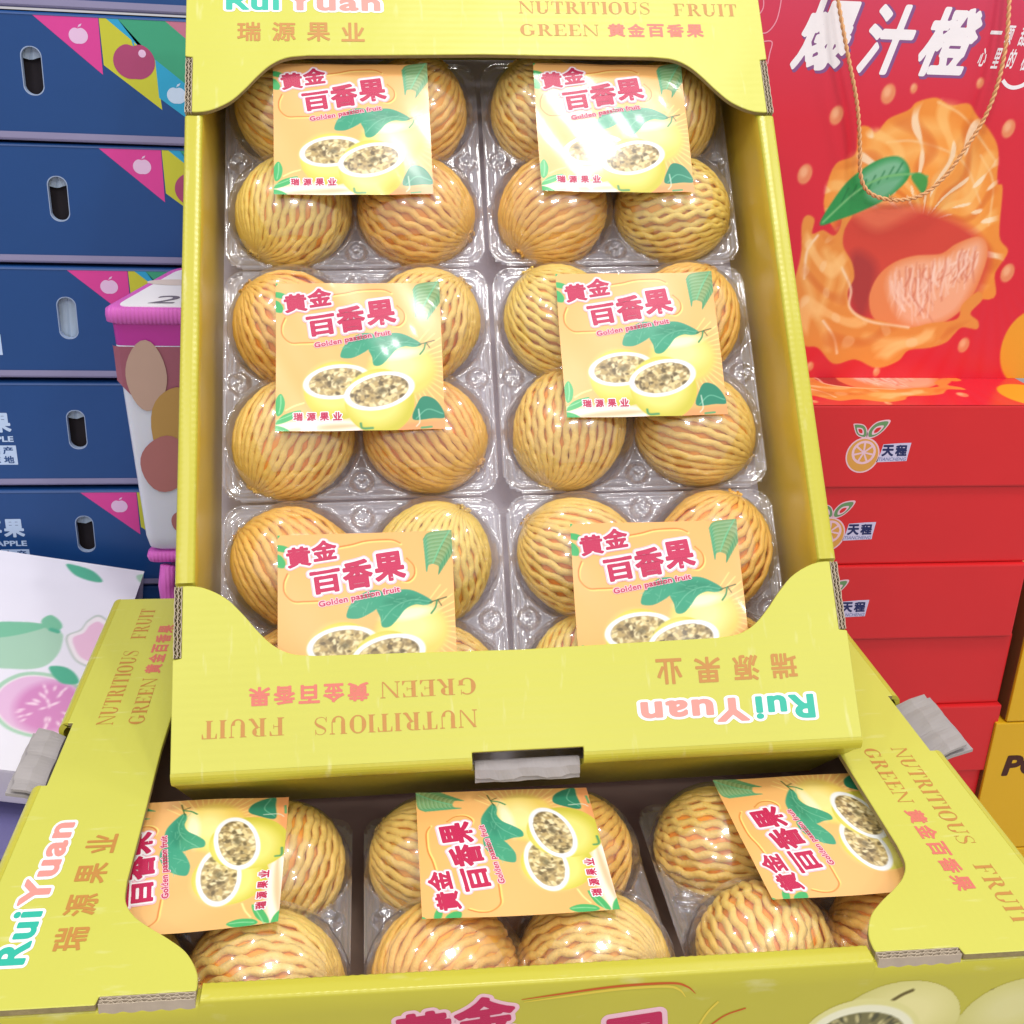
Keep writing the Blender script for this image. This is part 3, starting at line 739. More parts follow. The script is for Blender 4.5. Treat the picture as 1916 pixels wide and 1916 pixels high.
# ------------------------------------------------------------------ netted fruit meshes
def net_mesh(k, N, M_, twist, amp, rs):
    rng = np.random.default_rng(100+k); Vs = []; Fs = []; n = 0; seg = M_*7; sides = 6
    v = np.linspace(0, 1, seg+1); base = []
    th0, th1 = .16, math.pi-.20
    for i in range(N):
        th = th0+(th1-th0)*v
        sgn = 1 if i % 2 == 0 else -1
        z = np.sin(2*math.pi*M_*v+rng.normal()*.15); w = z; amp_ = amp*(1+.45*math.sin(i*2*math.pi/N+k))
        ph = 2*math.pi*(i+rng.normal()*.07)/N + sgn*amp_*math.pi/N*w + twist*(v-.5) + .05*np.sin(v*6+i*.3+k)
        squash = 1+.02*rng.normal()
        R = 3.10*squash*(1-.05*np.cos(th)); 
        x = R*np.sin(th)*np.cos(ph); y = R*np.sin(th)*np.sin(ph); zz = 3.48*np.cos(th)
        zz = np.where(v > .95, zz, zz)
        P = np.stack([x, y, zz], 1)
        # loose frill past the top pole
        ext = []
        hh_ = rng.random()
        for s_ in (0.06, .14, .22):
            a = ph[0]+.2*rng.normal(); rr = .46-.5*s_+(.10*hh_ if s_ > .2 else 0); ext.append((rr*math.cos(a), rr*math.sin(a)*.8, 3.42+s_*(.75+.5*hh_)))
        P = np.concatenate([np.array(ext[::-1]), P])
        rad = rs*(1+.10*np.sin(2*math.pi*M_*np.concatenate([[0, 0, 0], v])*2+i))
        rad = rad*np.clip(.40+.8*np.concatenate([[.05, .05, .10], np.sin(th)]), .42, 1)
        T = np.gradient(P, axis=0); T /= np.linalg.norm(T, axis=1)[:, None]
        O = P/np.linalg.norm(P, axis=1)[:, None]; Bn = np.cross(T, O); Bn /= np.linalg.norm(Bn, axis=1)[:, None]; O = np.cross(Bn, T)
        ang = np.arange(sides)*2*math.pi/sides
        ring = P[:, None, :]+rad[:, None, None]*(O[:, None, :]*np.cos(ang)[None, :, None]*.72+Bn[:, None, :]*np.sin(ang)[None, :, None]*1.05)
        m_ = len(P); Vs.append(ring.reshape(-1, 3))
        I = np.arange(m_*sides).reshape(m_, sides); a = I[:-1]; b = I[1:]
        Fs.append(np.stack([a, np.roll(a, -1, 1), np.roll(b, -1, 1), b], -1).reshape(-1, 4)+n); n += m_*sides
    me = mesh('foam_net', np.concatenate(Vs), np.concatenate(Fs), True); return me
def fruit_mesh(k):
    m = MB(); nu, nv = 24, 16; V = []; F = []
    for j in range(nv+1):
        t = math.pi*j/nv
        for i in range(nu):
            p = 2*math.pi*i/nu; r = 3.02*(1+.012*math.sin(3*p+k)*math.sin(t))*(1-.05*math.cos(t))
            V.append((r*math.sin(t)*math.cos(p), r*math.sin(t)*math.sin(p), 3.40*math.cos(t)))
    for j in range(nv):
        for i in range(nu): F.append((j*nu+i, (j+1)*nu+i, (j+1)*nu+(i+1) % nu, j*nu+(i+1) % nu))
    me = mesh('fruit', V, F, True); return me
NETS = []
for k, (N, M_, tw, amp, rs) in enumerate(((34, 7, .9, .32, .205), (32, 7, -1.3, .28, .215), (36, 8, 1.6, .34, .195), (33, 7, -.5, .28, .212), (34, 8, 1.4, .32, .205))):
    me = net_mesh(k, N, M_, tw, amp, rs); me.materials.append(NETM[(0, 1, 2, 1, 0)[k]]); NETS.append(me)
FRUITS = []
for k in range(3):
    me = fruit_mesh(k); me.materials.append(FRUITM[k]); FRUITS.append(me)
AX = [((-.85, .45, .15), (-.45, .85, .35)), ((.35, .9, .3), (.8, .5, .2)), ((-.75, -.62, .0), (-.45, -.85, .1)), ((.92, -.32, .05), (.85, -.5, .1))]
POSN = ['upper left', 'upper right', 'lower left', 'lower right']
_cnt = 0
proto_fruit = {}
def put_fruit(Mp, q, where, group, zrot):
    global _cnt
    c = DC[q]; a0, a1 = Vector(AX[q][0]), Vector(AX[q][1]); t = RNG.random(); ax = (a0.lerp(a1, t)+Vector(RNG.normal(size=3)*.10)).normalized()
    rot = ax.to_track_quat('Z', 'Y').to_matrix().to_4x4() @ Matrix.Rotation(RNG.random()*6.28, 4, 'Z')
    k = _cnt % 5; f = (_cnt*2+q) % 3
    M = Mp @ Matrix.Translation(Vector((c[0]+RNG.normal()*.06, c[1]+RNG.normal()*.06, -.12))*CM) @ rot
    if (k, f) not in proto_fruit:
        o = empty('passion_fruit', M, where, 'fruit', group)
        s = link('fruit_body', FRUITS[f], o); n = link('foam_net', NETS[k], o); proto_fruit[(k, f)] = (o, s, n)
    else:
        po, ps, pn = proto_fruit[(k, f)]
        o = po.copy(); COL.objects.link(o); o.matrix_world = M
        for ch in (ps, pn):
            c2 = ch.copy(); COL.objects.link(c2); c2.parent = o
        retag(o, where, group)
    _cnt += 1
proto_pack = []
def put_pack(Mc, cx, cy, lx, ly, lrot, zoff, rz, label, names, group, fgroup):
    Mp = Mc @ Matrix.Translation(Vector((cx, cy, -4.55+zoff))*CM) @ Matrix.Rotation(rz, 4, 'Z')
    if not proto_pack:
        o = empty('fruit_punnet', Mp, label, 'plastic fruit box', group)
        tr = link('tray', TRAY_ME, o); tr.location.z = -.10*CM
        ld = link('lid', LID_ME, o)
        st = link('paper_label', LABEL_ME, o); le = link('lettering', LETTER_ME, st)
        proto_pack.extend((o, tr, ld, st, le))
    else:
        po, ptr, pld, pst, ple = proto_pack
        o = po.copy(); COL.objects.link(o); o.matrix_world = Mp; retag(o, label, group)
        for ch in (ptr, pld, pst):
            c2 = ch.copy(); COL.objects.link(c2); c2.parent = o
            if ch is pst: st = c2
        c2 = ple.copy(); COL.objects.link(c2); c2.parent = st
    st.location = Vector((lx-cx, ly-cy, 3.54))*CM; st.rotation_euler = (0, 0, lrot); st.scale = (1, 1, .5+1.7*RNG.random())
    for q in range(4): put_fruit(Mp, q, names[q], fgroup, rz)

# ---- the upper, tilted carton
UX, UY, UZ = Vector((1.0, -.009, .028)), Vector((-.016, .629, .777)), Vector((-.025, -.777, .628))
UX.normalize(); UY = (UY-UX*UX.dot(UY)).normalized(); UZ = UX.cross(UY)
MU = frame((6.88, 12.5, .88), UX, UY, UZ)
build_carton(MU, 'yellow passion fruit carton tilted upright on top, holding six clear punnets', (.62, 0.3), (-.05, 0.0))
ML = frame((0, 34, 0), Vector((0, -1, 0)), Vector((1, 0, 0)), Vector((0, 0, 1)))
build_carton(ML, 'yellow passion fruit carton lying flat at the bottom, under the tilted one', (1.25, 1.7), (.55, .9), near_print=1)
G_P = 'clear plastic punnets of netted passion fruit'; G_F = 'passion fruits in foam nets'
for r, (cy, rn) in enumerate(((36.5, 'top'), (22.3, 'middle'), (8.12, 'bottom'))):
    for c, (cx, cn) in enumerate(((9.25, 'left'), (24.8, 'right'))):
        lx, ly, lr = {('top', 'left'): (9.3, 36.5, .005), ('top', 'right'): (24.5, 36.55, -.0), ('middle', 'left'): (9.38, 22.3, -.003), ('middle', 'right'): (24.9, 22.7, .004),
                      ('bottom', 'left'): (9.42, 8.0, -.006), ('bottom', 'right'): (24.6, 8.05, -.004)}[(rn, cn)]
        extra = {'top': 'shaded by the top flap', 'middle': 'wholly in view', 'bottom': 'half under the bottom flap'}[rn]
        put_pack(MU, cx, cy, lx, ly, lr, .03*((r+c) % 2), RNG.normal()*.004,
                 'clear punnet, %s row %s of the tilted carton, %s' % (rn, cn, extra),
                 ['netted passion fruit, %s in the %s %s punnet of the tilted carton' % (POSN[q], rn, cn) for q in range(4)], G_P, G_F)
for c, (X, Y, lX, lY, lr, cn) in enumerate(((8.3, 8.95, 8.0, 9.35, math.pi+.01, 'left'), (22.95, 8.9, 22.82, 9.2, math.pi-.01, 'middle'), (37.6, 8.95, 38.25, 9.4, math.pi+.03, 'right'))):
    # in this carton the view's right is carton +y and the view's up is carton -x
    names = []
    for q in range(4):
        dx, dy = DC[q]; up = 'far' if dx < 0 else 'near'; lr_ = 'right' if dy > 0 else 'left'
        names.append('netted passion fruit, %s %s in the %s punnet of the flat lower carton' % (up, lr_, cn))
    put_pack(ML, 34-Y, X, 34-lY, lX, lr, .02*c, RNG.normal()*.006, 'clear punnet at the %s of the flat lower carton, label turned sideways' % cn, names, G_P, G_F)

# ================================================================== blue apple cartons (left, behind)
BLUE = mat('blue_carton_print', (18, 68, 130), rough=0.42, spec=0.5, var=0.10, vscale=12, bump=0.12, bscale=70)
BEDGE = mat('pale_lavender_board_edge', (140, 136, 172), rough=0.6, var=0.08)
RIMC = mat('pale_cut_rim', (150, 168, 200), rough=.7)
FP, FY, FC, FG, FR = [mat(n, c, rough=0.45) for n, c in (('flag_pink', (214, 62, 150)), ('flag_yellow', (196, 196, 52)), ('flag_cyan', (38, 160, 206)), ('flag_green', (56, 158, 122)), ('flag_rose', (190, 112, 140)))]
APL, APD, APW, BWHITE = mat('apple_lilac', (226, 190, 226), rough=.45), mat('apple_plum', (168, 66, 112), rough=.45), mat('apple_pale_blue', (196, 216, 244), rough=.45), mat('pale_blue_ink', (186, 208, 240), rough=.5)
DARKIN = mat('interior_shade', (30, 22, 30), rough=.8, var=.2); FILM = mat('pale_liner_film', (170, 188, 210), rough=.25, spec=.6, bump=.6, bscale=80, var=.15)
def apple2(D, cx, cy, r, m, lift, hl=None):
    P = []
    for i in range(40):
        a = 2*math.pi*i/40; rr = r*(1+.07*math.cos(2*a)-.16*math.exp(-((a-math.pi/2)/.28)**2)-.05*math.exp(-((a-3*math.pi/2)/.25)**2))
        P.append((cx+rr*math.cos(a)*1.02, cy+rr*math.sin(a)))
    D.add((P+[(cx, cy)], [(i, (i+1) % 40, 40) for i in range(40)]), m, lift)
    D.poly([(cx-.03*r, cy+.85*r), (cx+.1*r, cy+.95*r), (cx+.35*r, cy+1.05*r), (cx+.5*r, cy+1.35*r), (cx+.15*r, cy+1.2*r)] if r < 1 else [(cx, cy+.8*r), (cx+.08*r, cy+.8*r), (cx+.02*r, cy+1.15*r), (cx-.08*r, cy+1.15*r)], m if r < 1 else FC, lift+.004)
    if hl: 
        Q = [(cx+.45*r+.2*r*math.cos(a), cy+.42*r+.2*r*math.sin(a)) for a in np.linspace(0, 6.1, 16)]; D.poly(Q, hl, lift+.006)
def blue_carton(x0, w, z0, h, y0, rz, flag_u, slot_u, text, open_state, label, drop=0):
    """front face at local y=0; flag_u / slot_u in world x"""
    M = Matrix.Translation(Vector((0, y0, 0))*CM) @ Matrix.Translation(Vector((slot_u, 0, z0))*CM) @ Matrix.Rotation(rz, 4, 'Y')
    root = empty('apple_carton', M, label, 'cardboard box', 'stacked blue apple cartons')
    u0, u1 = x0-slot_u, x0+w-slot_u; sz = h*.55
    # front panel with a real stadium hole, joined ring by ring to the outline
    n = 32; hole = []; 
    for i in range(n):
        a = 2*math.pi*i/n; hx = .62*math.cos(a); hz = .62*math.sin(a)+(.85 if math.sin(a) >= 0 else -.85); hole.append((hx, sz+hz))
    out = []
    for hx, hz in hole:
        dx, dz = hx, hz-sz; k = 1.9; out.append((dx*2.4, sz+dz*1.35))
    m = MB(); d = 20.0
    V = [(x, 0, z) for x, z in hole]+[(x, 0, z) for x, z in out]+[(x, .35, z) for x, z in hole]
    F = [(i, n+i, n+(i+1) % n, (i+1) % n)[::-1] for i in range(n)]
    rm = MB(); rm.add([(x, -.004, z) for x, z in hole]+[(x, .42, z) for x, z in hole]+[(x*1.0+.05*math.copysign(1, x), -.006, z+(.05 if z > sz else -.05)) for x, z in hole],
        [(i, (i+1) % n, n+(i+1) % n, n+i)[::-1] for i in range(n)]+[(2*n+i, 2*n+(i+1) % n, (i+1) % n, i)[::-1] for i in range(n)])
    link('hand_hole_rim', rm.mesh('hand_hole_rim'), root, RIMC)
    # fill out ring to rectangle through bmesh
    me = mesh('front_panel', V, F); bm = bmesh.new(); bm.from_mesh(me); bm.verts.ensure_lookup_table()
    cs = [bm.verts.new((u*CM, 0, z*CM)) for u, z in ((u0+.1, .22), (u1-.1, .22), (u1-.1, h-.22), (u0+.1, h-.22))]
    bm.verts.ensure_lookup_table(); ring = [bm.verts[n+i] for i in range(n)]
    es = [bm.edges.new((cs[i], cs[(i+1) % 4])) for i in range(4)]+[bm.edges.get((ring[i], ring[(i+1) % n])) for i in range(n)]
    bmesh.ops.triangle_fill(bm, use_beauty=True, use_dissolve=False, edges=es, normal=(0, -1, 0))
    bmesh.ops.recalc_face_normals(bm, faces=bm.faces)
    bm.to_mesh(me); bm.free()
    link('front_panel', me, root, BLUE)
    b = MB()
    # rounded top and bottom ledges, sides, back
    for zc, sg in ((.22, -1), (h-.22, 1)):
        prof = [(-.035, zc+(.40 if sg < 0 else 0)), (-.03, zc), (.03, zc+sg*.10), (.12, zc+sg*.17), (.45, zc+sg*.2), (20, zc+sg*.2), (20, zc-sg*.1), (.36, zc-sg*.1), (.3, zc)]
        b.sweep(None, [[(u, y, z) for y, z in prof] for u in (u0+.1, u1-.1)], mi=1 if sg < 0 else 0)
    b.box((u0, .02, .05), (u0+.3, 20, h-.05)); b.box((u1-.3, .02, .05), (u1, 20, h-.05)); b.box((u0+.3, 19.7, .2), (u1-.3, 20.0, h-.2))
    me = b.mesh('carton_shell'); bm = bmesh.new(); bm.from_mesh(me); bmesh.ops.recalc_face_normals(bm, faces=bm.faces); bm.to_mesh(me); bm.free()
    link('carton_shell', me, root, [BLUE, BEDGE])
    # behind the hole: near-black sheet as the interior's shade, and liner film
    m = MB(); N_ = 12; P = [(-1.6+3.2*i/N_, 1.0+.25*math.sin(i*1.3), 0) for i in range(N_+1)]
    zt = sz+(.62 if open_state == 'dark' else -.1 if open_state == 'half' else 3)
    m.box((-2, .9, sz-2.2), (2, 1.1, sz+2.4)); link('interior_shade_sheet', m.mesh('interior_shade_sheet'), root, DARKIN)
    f = MB(); rings = []
    for i in range(11):
        u = -1.4+2.8*i/10
        zb = sz+.75+.10*math.sin(i*1.1) if open_state != 'film' else sz-1.8
        rings.append([(u, .55+.08*math.sin(i*2.1), zb), (u, .60, sz+1.9), (u, .66, sz+1.9), (u, .61+.08*math.sin(i*2.1), zb)])
    f.sweep(None, rings)
    if open_state == 'film': pass
    me = f.mesh('liner_film'); bm = bmesh.new(); bm.from_mesh(me); bmesh.ops.recalc_face_normals(bm, faces=bm.faces); bm.to_mesh(me); bm.free()
    link('liner_film', me, root, FILM)
    D = Decal(lambda u, v, lift: (u-slot_u, -lift, h-.23+v))
    fx = flag_u
    if fx is not None:
        lim = u1+slot_u-.15
        def cl(P): return [(min(fx+a, lim), max(b_, -h+.5)) for a, b_ in P]
        D.poly(cl([(0, 0), (4.1, -3.45), (4.08, 0)]), FP, .012)
        D.poly(cl([(4.12, 0), (4.2, -2.85), (7.75, -5.5), (7.62, -3.9), (7.55, -2.4), (4.55, 0)]), FY, .012)
        D.poly(cl([(4.55, 0), (7.5, -2.4), (7.6, -4.75), (10.4, -6.75), (10.4, -4.6), (6.5, -1.6), (5.3, 0)]), FC, .014)
        D.poly(cl([(5.3, 0), (6.5, -1.6), (10.4, -4.6), (11.5, -4.2), (11.5, -2.6), (8.3, 0)]), FG, .012)
        D.poly(cl([(8.3, 0), (11.5, -2.6), (11.5, 0)]), FR, .012)
        apple2(D, fx+2.75, -1.12, .55, APL, .020); apple2(D, fx+6.15, -2.55, 1.22, APD, .024, APL); apple2(D, fx+8.75, -4.55, .58, APW, .024)
    if text:
        r = -9.55
        for i, ch in enumerate('苹果'): D.add(text_fit(ch, r-3.2+i*1.65, -3.6, 1.5, 1.5, base=.04), BWHITE, .012)
        D.add(text_fit('APPLE', r-2.3, -4.32, 2.3, .44, base=.03), BWHITE, .012)
        D.poly([(r-1.95, -6.1), (r+.1, -6.1), (r+.1, -4.6), (r-1.95, -4.6)], BWHITE, .010)
        for ch, a, b_ in (('山', 0, 0), ('产', 1, 0), ('东', 0, 1), ('地', 1, 1)):
            D.add(text_fit(ch, r-1.8+a*.95, -5.27-b_*.72, .72, .58, base=.03), BLUE, .018)
    if D.V: D.build('lettering', root)
BP = 8.22
bl = [(-26, 26.4, -4.9, -5.25, 'first', 'dark', 'blue apple carton at the top of the left stack, bunting corner widest in view', .010),
      (-25.6, 18.25, -1.55, -4.5, 'second', 'dark', 'second blue apple carton from the top, bunting cut off by the yellow carton', .004),
      (-26.3, 10.05, -4.45, -4.75, 'third', 'film', 'third blue apple carton, pale film filling its hand hole, above the pink-lidded tub', .004),
      (-25.8, 1.70, None, -5.0, 'fourth', 'dark', 'fourth blue apple carton, no bunting in view, left of the pink-lidded tub', .002),
      (-26.2, -6.6, -5.25, -5.2, 'fifth', 'dark', 'fifth blue apple carton, just above the white guava box', .003)]
blue_carton(-26.5, 42, 34.62, 8.0, 49.6, .012, None, -6.2, False, 'dark', 'uppermost blue carton cut by the photo top edge, mostly out of frame')
for i, (x0, z0, fu, su, nm, st, lb_, rz) in enumerate(bl):
    blue_carton(x0, 42, z0, 8.05, 49.5+.15*(i % 2), rz, fu, su, i >= 2, st, lb_)
for z0 in (-14.9, -23.1, -31.3, -39.5, -47.7):
    h = 8.1 if z0 > -47 else 8.1
    M = Matrix.Translation(Vector((-5, 49.8, z0))*CM)
    root = empty('apple_carton', M, 'blue apple carton low in the left stack behind the guava box, %s' % {(-14.9): 'first down', (-23.1): 'second down', (-31.3): 'third down', (-39.5): 'fourth down', (-47.7): 'lowest'}[z0], 'cardboard box', 'stacked blue apple cartons')
    bot = z0 if z0 > -47 else -50
    me = rbox('carton_shell', (-21, 0, bot-z0), (21, 20, 8.1), .2); link('carton_shell', me, root, BLUE)

# ================================================================== pink-lidded tub
PINK = mat('pink_fabric_trim', (206, 96, 190), rough=.6, var=.08, wave=('X', 120, .5)); PINKD = mat('magenta_translucent_lid_wall', (176, 40, 150), rough=.3, spec=.6)
TUBW = mat('white_matte_tub', (206, 210, 226), rough=.3, spec=.5, var=.06, vscale=20, bump=.2, bscale=30, sss=.3)
LIDP = mat('tub_lid_print', (238, 236, 244), rough=.3)
root = empty('snack_tub', Matrix.Translation(Vector((4.7, 44, 0))*CM), 'white tapered tub with pink fabric lid and brown and ochre blobs, beside the tilted carton', 'tub')
def quadring(pts, z, r=.9, n=5):
    out = []; m_ = len(pts)
    for i in range(m_):
        p0, p, p1 = [np.array(pts[(i+k) % m_], float) for k in (-1, 0, 1)]
        a = p+(p0-p)/np.linalg.norm(p0-p)*r; b = p+(p1-p)/np.linalg.norm(p1-p)*r
        for k in range(n+1):
            t = k/n; q = (1-t)**2*a+2*t*(1-t)*p+t*t*b; out.append(q)
    return [(q[0], q[1], z(q[0], q[1]) if callable(z) else z) for q in out]
zt = lambda o: (lambda x, y: 17.2+o+(y+4)*.15)
lidq = [(-5.15, -4), (6.5, -4.1), (8.6, 3.6), (-1.6, 4)]
def scaleq(q, s, dx=0, dy=0):
    c = np.mean(np.array(q, float), 0); return [tuple((np.array(p)-c)*s+c+np.array([dx, dy])) for p in q]
m = MB(); m.sweep(None, [quadring(scaleq(lidq, .93), zt(-.95)), quadring(scaleq(lidq, .985), zt(-.75)), quadring(lidq, zt(-.35), 1.1), quadring(scaleq(lidq, .985), zt(.02)), quadring(scaleq(lidq, .93), zt(.16)), quadring(scaleq(lidq, .86), zt(.08))])
me = m.mesh('lid_rim', True); link('lid_rim', me, root, PINK)
lp = quadring(scaleq(lidq, .87), zt(.14)); m = MB(); m.add(lp+[(p[0], p[1], p[2]-.3) for p in lp], [tuple(range(len(lp))), ]+[(i, (i+1) % len(lp), len(lp)+(i+1) % len(lp), len(lp)+i) for i in range(len(lp))])
li = link('lid_top', m.mesh('lid_top'), root, LIDP)
GREYINK = mat('grey_ink', (110, 104, 120), rough=.5); BEIGEINK = mat('beige_ink', (214, 200, 196), rough=.5)
D = Decal(lambda u, v, l: (u, v, zt(.14)(u, v)+l)); D.add(text_fit('2', -2.3, -3.0, 1.6, 1.35, base=.01, shear=.5), GREYINK, .02)
D.poly([(-1.0+1.9*math.cos(a), .8+.55*math.sin(a)) for a in np.linspace(0, 6.2, 24)], BEIGEINK, .02); D.stroke([(.6, -2.5), (.9, -2.7), (1.3, -2.6)], .2, GREYINK, .02)
D.build('lettering', li)
bodyq = [(-4.75, -3.75), (6.3, -3.8), (8.2, 3.3), (-1.5, 3.6)]; botq = [(-3.9, -3.3), (5.3, -3.3), (6.0, 2.6), (-2.0, 2.6)]
def lerpq(t): return [tuple(np.array(a)*(1-t)+np.array(b)*t) for a, b in zip(bodyq, botq)]
ZT, ZB = 16.3, 0.6
me = MB(); me.sweep(None, [quadring(lerpq(t), ZT+(ZB-ZT)*t, 1.0) for t in (0, .04, .085, .088)], caps=False); link('lid_skirt', me.mesh('lid_skirt', True), root, PINKD)
me = MB(); me.sweep(None, [quadring(lerpq(t), ZT+(ZB-ZT)*t-(0 if t < 1 else 0), 1.0) for t in (.089, .25, .4, .55, .7, .85, .95)]+[quadring(scaleq(botq, .97), ZB-.1, 1.0), quadring(scaleq(botq, .88), ZB-.35, 1.0)]); body = link('tub_body', me.mesh('tub_body', True), root, TUBW)
BR, TAN, OCH, BRR = mat('blob_maroon', (150, 84, 104), rough=.4), mat('blob_tan', (184, 154, 142), rough=.4), mat('blob_ochre', (176, 138, 76), rough=.4), mat('blob_redbrown', (166, 104, 106), rough=.4)
def tubmap(u, v, l):     # u = x at front, v=z
    t = (v-ZT)/(ZB-ZT); q = lerpq(t); yf = q[0][1]; xl = q[0][0]
    y = yf-l
    if u < xl+.7: y = yf+(.7-(u-xl))**2*.6-l; 
    return (max(u, xl+.05-l), y, v)
D = Decal(tubmap)
def blob(cx, cz, rx, rz, m_, l, seg=26, pw=1.0):
    P = [(cx+rx*math.cos(a), cz+rz*math.sin(a)*(1+.1*math.cos(a*2+cx))) for a in np.linspace(0, 2*math.pi*(1-1/seg), seg)]
    V = [(cx, cz)]+P; D.add((V, [(0, 1+i, 1+(i+1) % seg) for i in range(seg)]), m_, l)
V = []; F = []
for i in range(29):
    u = -4.9+.38*i; zb_ = np.interp(u, [-4.9, -4.2, -3.3, -2.2, -1, 3, 7], [12.9, 12.2, 11.2, 10.4, 9.3, 8.8, 9])
    for j in range(5): V.append((u, 14.86+(zb_-14.86)*j/4))
    if i: 
        for j in range(4): F.append(((i-1)*5+j, (i-1)*5+j+1, i*5+j+1, i*5+j))
D.add((V, F), BR, .02)
for px_, py_, a_, b_, mm_, l_ in ((274, 703, 1.30, 2.2, TAN, .10), (330, 800, 1.62, 2.9, OCH, .13), (310, 869, 1.65, 1.95, BRR, .16), (345, 978, .9, .9, BRR, .10)):
    q_ = pix(px_, py_, 40.3); blob(q_[0]-4.7, q_[1], a_, b_, mm_, l_)
D.build('blob_print', body)
m = MB(); m.sweep(None, [quadring(scaleq(botq, 1.0), ZB-.45, 1.0), quadring(scaleq(botq, 1.02), ZB-.8, 1.0), quadring(scaleq(botq, 1.0), ZB-1.15, 1.0)]); link('base_trim', m.mesh('base_trim', True), root, PINK)
m = MB(); m.box((-2.2, -3.0, -50), (5.2, 2.4, ZB-1.15)); link('pedestal', bevel(m.mesh('pedestal'), .2), root, mat('dusky_pedestal', (110, 74, 120), rough=.5))
m = MB(); m.tube([(-2.3, -3.3, -.8), (-2.5, -3.6, -2.2), (-2.4, -3.8, -3.4), (-1.7, -3.9, -4.0), (1.0, -4.0, -4.1)], .55, 8); link('carry_strap', m.mesh('carry_strap', True), root, PINK)

# ================================================================== guava boxes and dark carton (left, low)
GW = (232, 230, 244)
ya = Vector((.0, .9653, .2612)); xa = Vector((.9848, -.03, -.17)); xa.normalize(); ya = (ya-xa*xa.dot(ya)).normalized(); za = xa.cross(ya)
GORG = Vector((-.7, 47.6, -4.5))
def gpix(px, py):                 # point of the box top seen along one sight line, as canvas x,y
    d = CX*((px-958)/FPX)+CY*((py-958)/FPX)+CZ; k = (GORG-CAM).dot(za)/d.dot(za); q = CAM+d*k-GORG
    return 18+q.dot(xa), -q.dot(ya)
def guava_face():
    cv = Canvas(18, 20, 200, 220, GW)
    G1, G2, G3 = (86, 176, 146), (168, 206, 184), (124, 192, 160)
    P = lambda *p: [gpix(*q) for q in p]
    cv.poly(P((124, 1056), (150, 1060), (176, 1070), (192, 1088), (172, 1088), (140, 1076)), G1); cv.poly(P((256, 1077), (274, 1076), (274, 1094), (260, 1088)), G2)
    cv.poly(P((-30, 1180), (30, 1165), (78, 1168), (112, 1182), (118, 1195), (108, 1225), (80, 1248), (30, 1252), (-30, 1240)), G2)
    cv.poly(P((-10, 1166), (40, 1164), (90, 1170), (60, 1182), (10, 1192), (-20, 1190)), G3)
    cv.poly(P((78, 1160), (95, 1151), (112, 1162), (116, 1175), (100, 1182), (82, 1172)), G3); cv.line(P((96, 1178), (108, 1182)), .35, G1, curve=False)
    for k, c in ((1.0, (186, 196, 192)), (.93, (240, 232, 240)), (.76, (232, 190, 218))):
        cv.poly([tuple(np.array(gpix(178, 1205))+(np.array(q)-np.array(gpix(178, 1205)))*k) for q in P((124, 1190), (150, 1178), (165, 1160), (190, 1152), (225, 1190), (220, 1235), (180, 1250), (145, 1240), (128, 1215))], c)
    cen = np.array(gpix(72, 1322))
    for k, c in ((1.0, G2), (.90, (238, 226, 236)), (.86, (226, 186, 222))):
        cv.poly([tuple(cen+(np.array(q)-cen)*k) for q in P((-22, 1310), (0, 1278), (45, 1258), (100, 1262), (150, 1285), (175, 1330), (150, 1372), (80, 1382), (20, 1368), (-12, 1340))], c)
    c2 = np.array(gpix(92, 1322)); q_ = cv.ell(c2[0], c2[1], 2.1, 2.2, (212, 140, 196), 0, soft=.35)
    rg = np.random.default_rng(5)
    for i in range(34):
        a, r = rg.random()*6.28, math.sqrt(rg.random()); cv.ell(c2[0]+1.9*r*math.cos(a), c2[1]+2.0*r*math.sin(a), .20, .09, (246, 216, 238), a, clip=q_)
    cv.poly(P((92, 1248), (120, 1248), (140, 1260), (147, 1278), (120, 1280), (102, 1268)), G1)
    return cv
GU = mat('white_guava_board', (222, 218, 236), rough=.4, var=.03)
cvg = guava_face(); me_g = cvg.grid_mesh('printed_top', lambda u, v: np.stack([u-18, v-20, np.full_like(u, .012)], 1))
def guava_box(org, label, th, lid_me=True, mth=GU):
    M = frame(org, xa, ya, za); root = empty('guava_box', M, label, 'box', 'white guava boxes')
    link('box_body', rbox('box_body', (-18, -20, -th), (0, 0, 0), .25, 3), root, mth)
    if lid_me: link('printed_top', me_g, root, PRINTM)
    return root
guava_box((-.7, 47.6, -4.5), 'white box printed with green guavas and pink guava halves, in front of the blue cartons', 3.2)
guava_box((-18.9, 46.5, -2.2), 'white guava box edge at the far left of the photo, beside the printed guava box', 4.0)
GD_ = mat('lavender_film_wrap', (112, 108, 160), rough=.25, spec=.6, var=.15, vscale=14, bump=.5, bscale=25)
o = guava_box((-1.0, 45.6, -9.6), 'lavender film-wrapped box with dark leaf print, beneath the printed guava box', 3.4, False, GD_)
LEAFD = mat('slate_leaf_ink', (48, 62, 92), rough=.4)
D = Decal(lambda u, v, l: (u, -20-l, v)); D.poly([(-6.0, -.4), (-5.0, -.3), (-4.0, -.9), (-4.2, -1.9), (-5.4, -1.9), (-6.1, -1.3)], LEAFD, .02); D.poly([(-4.9, -2.2), (-3.4, -2.1), (-2.0, -2.7), (-1.2, -3.2), (-3.4, -3.1)], LEAFD, .02); D.build('leaf_print', o)
MAR = mat('maroon_carton_board', (52, 18, 40), rough=.4, var=.15); MARL = mat('dusty_rose_band', (156, 104, 124), rough=.5)
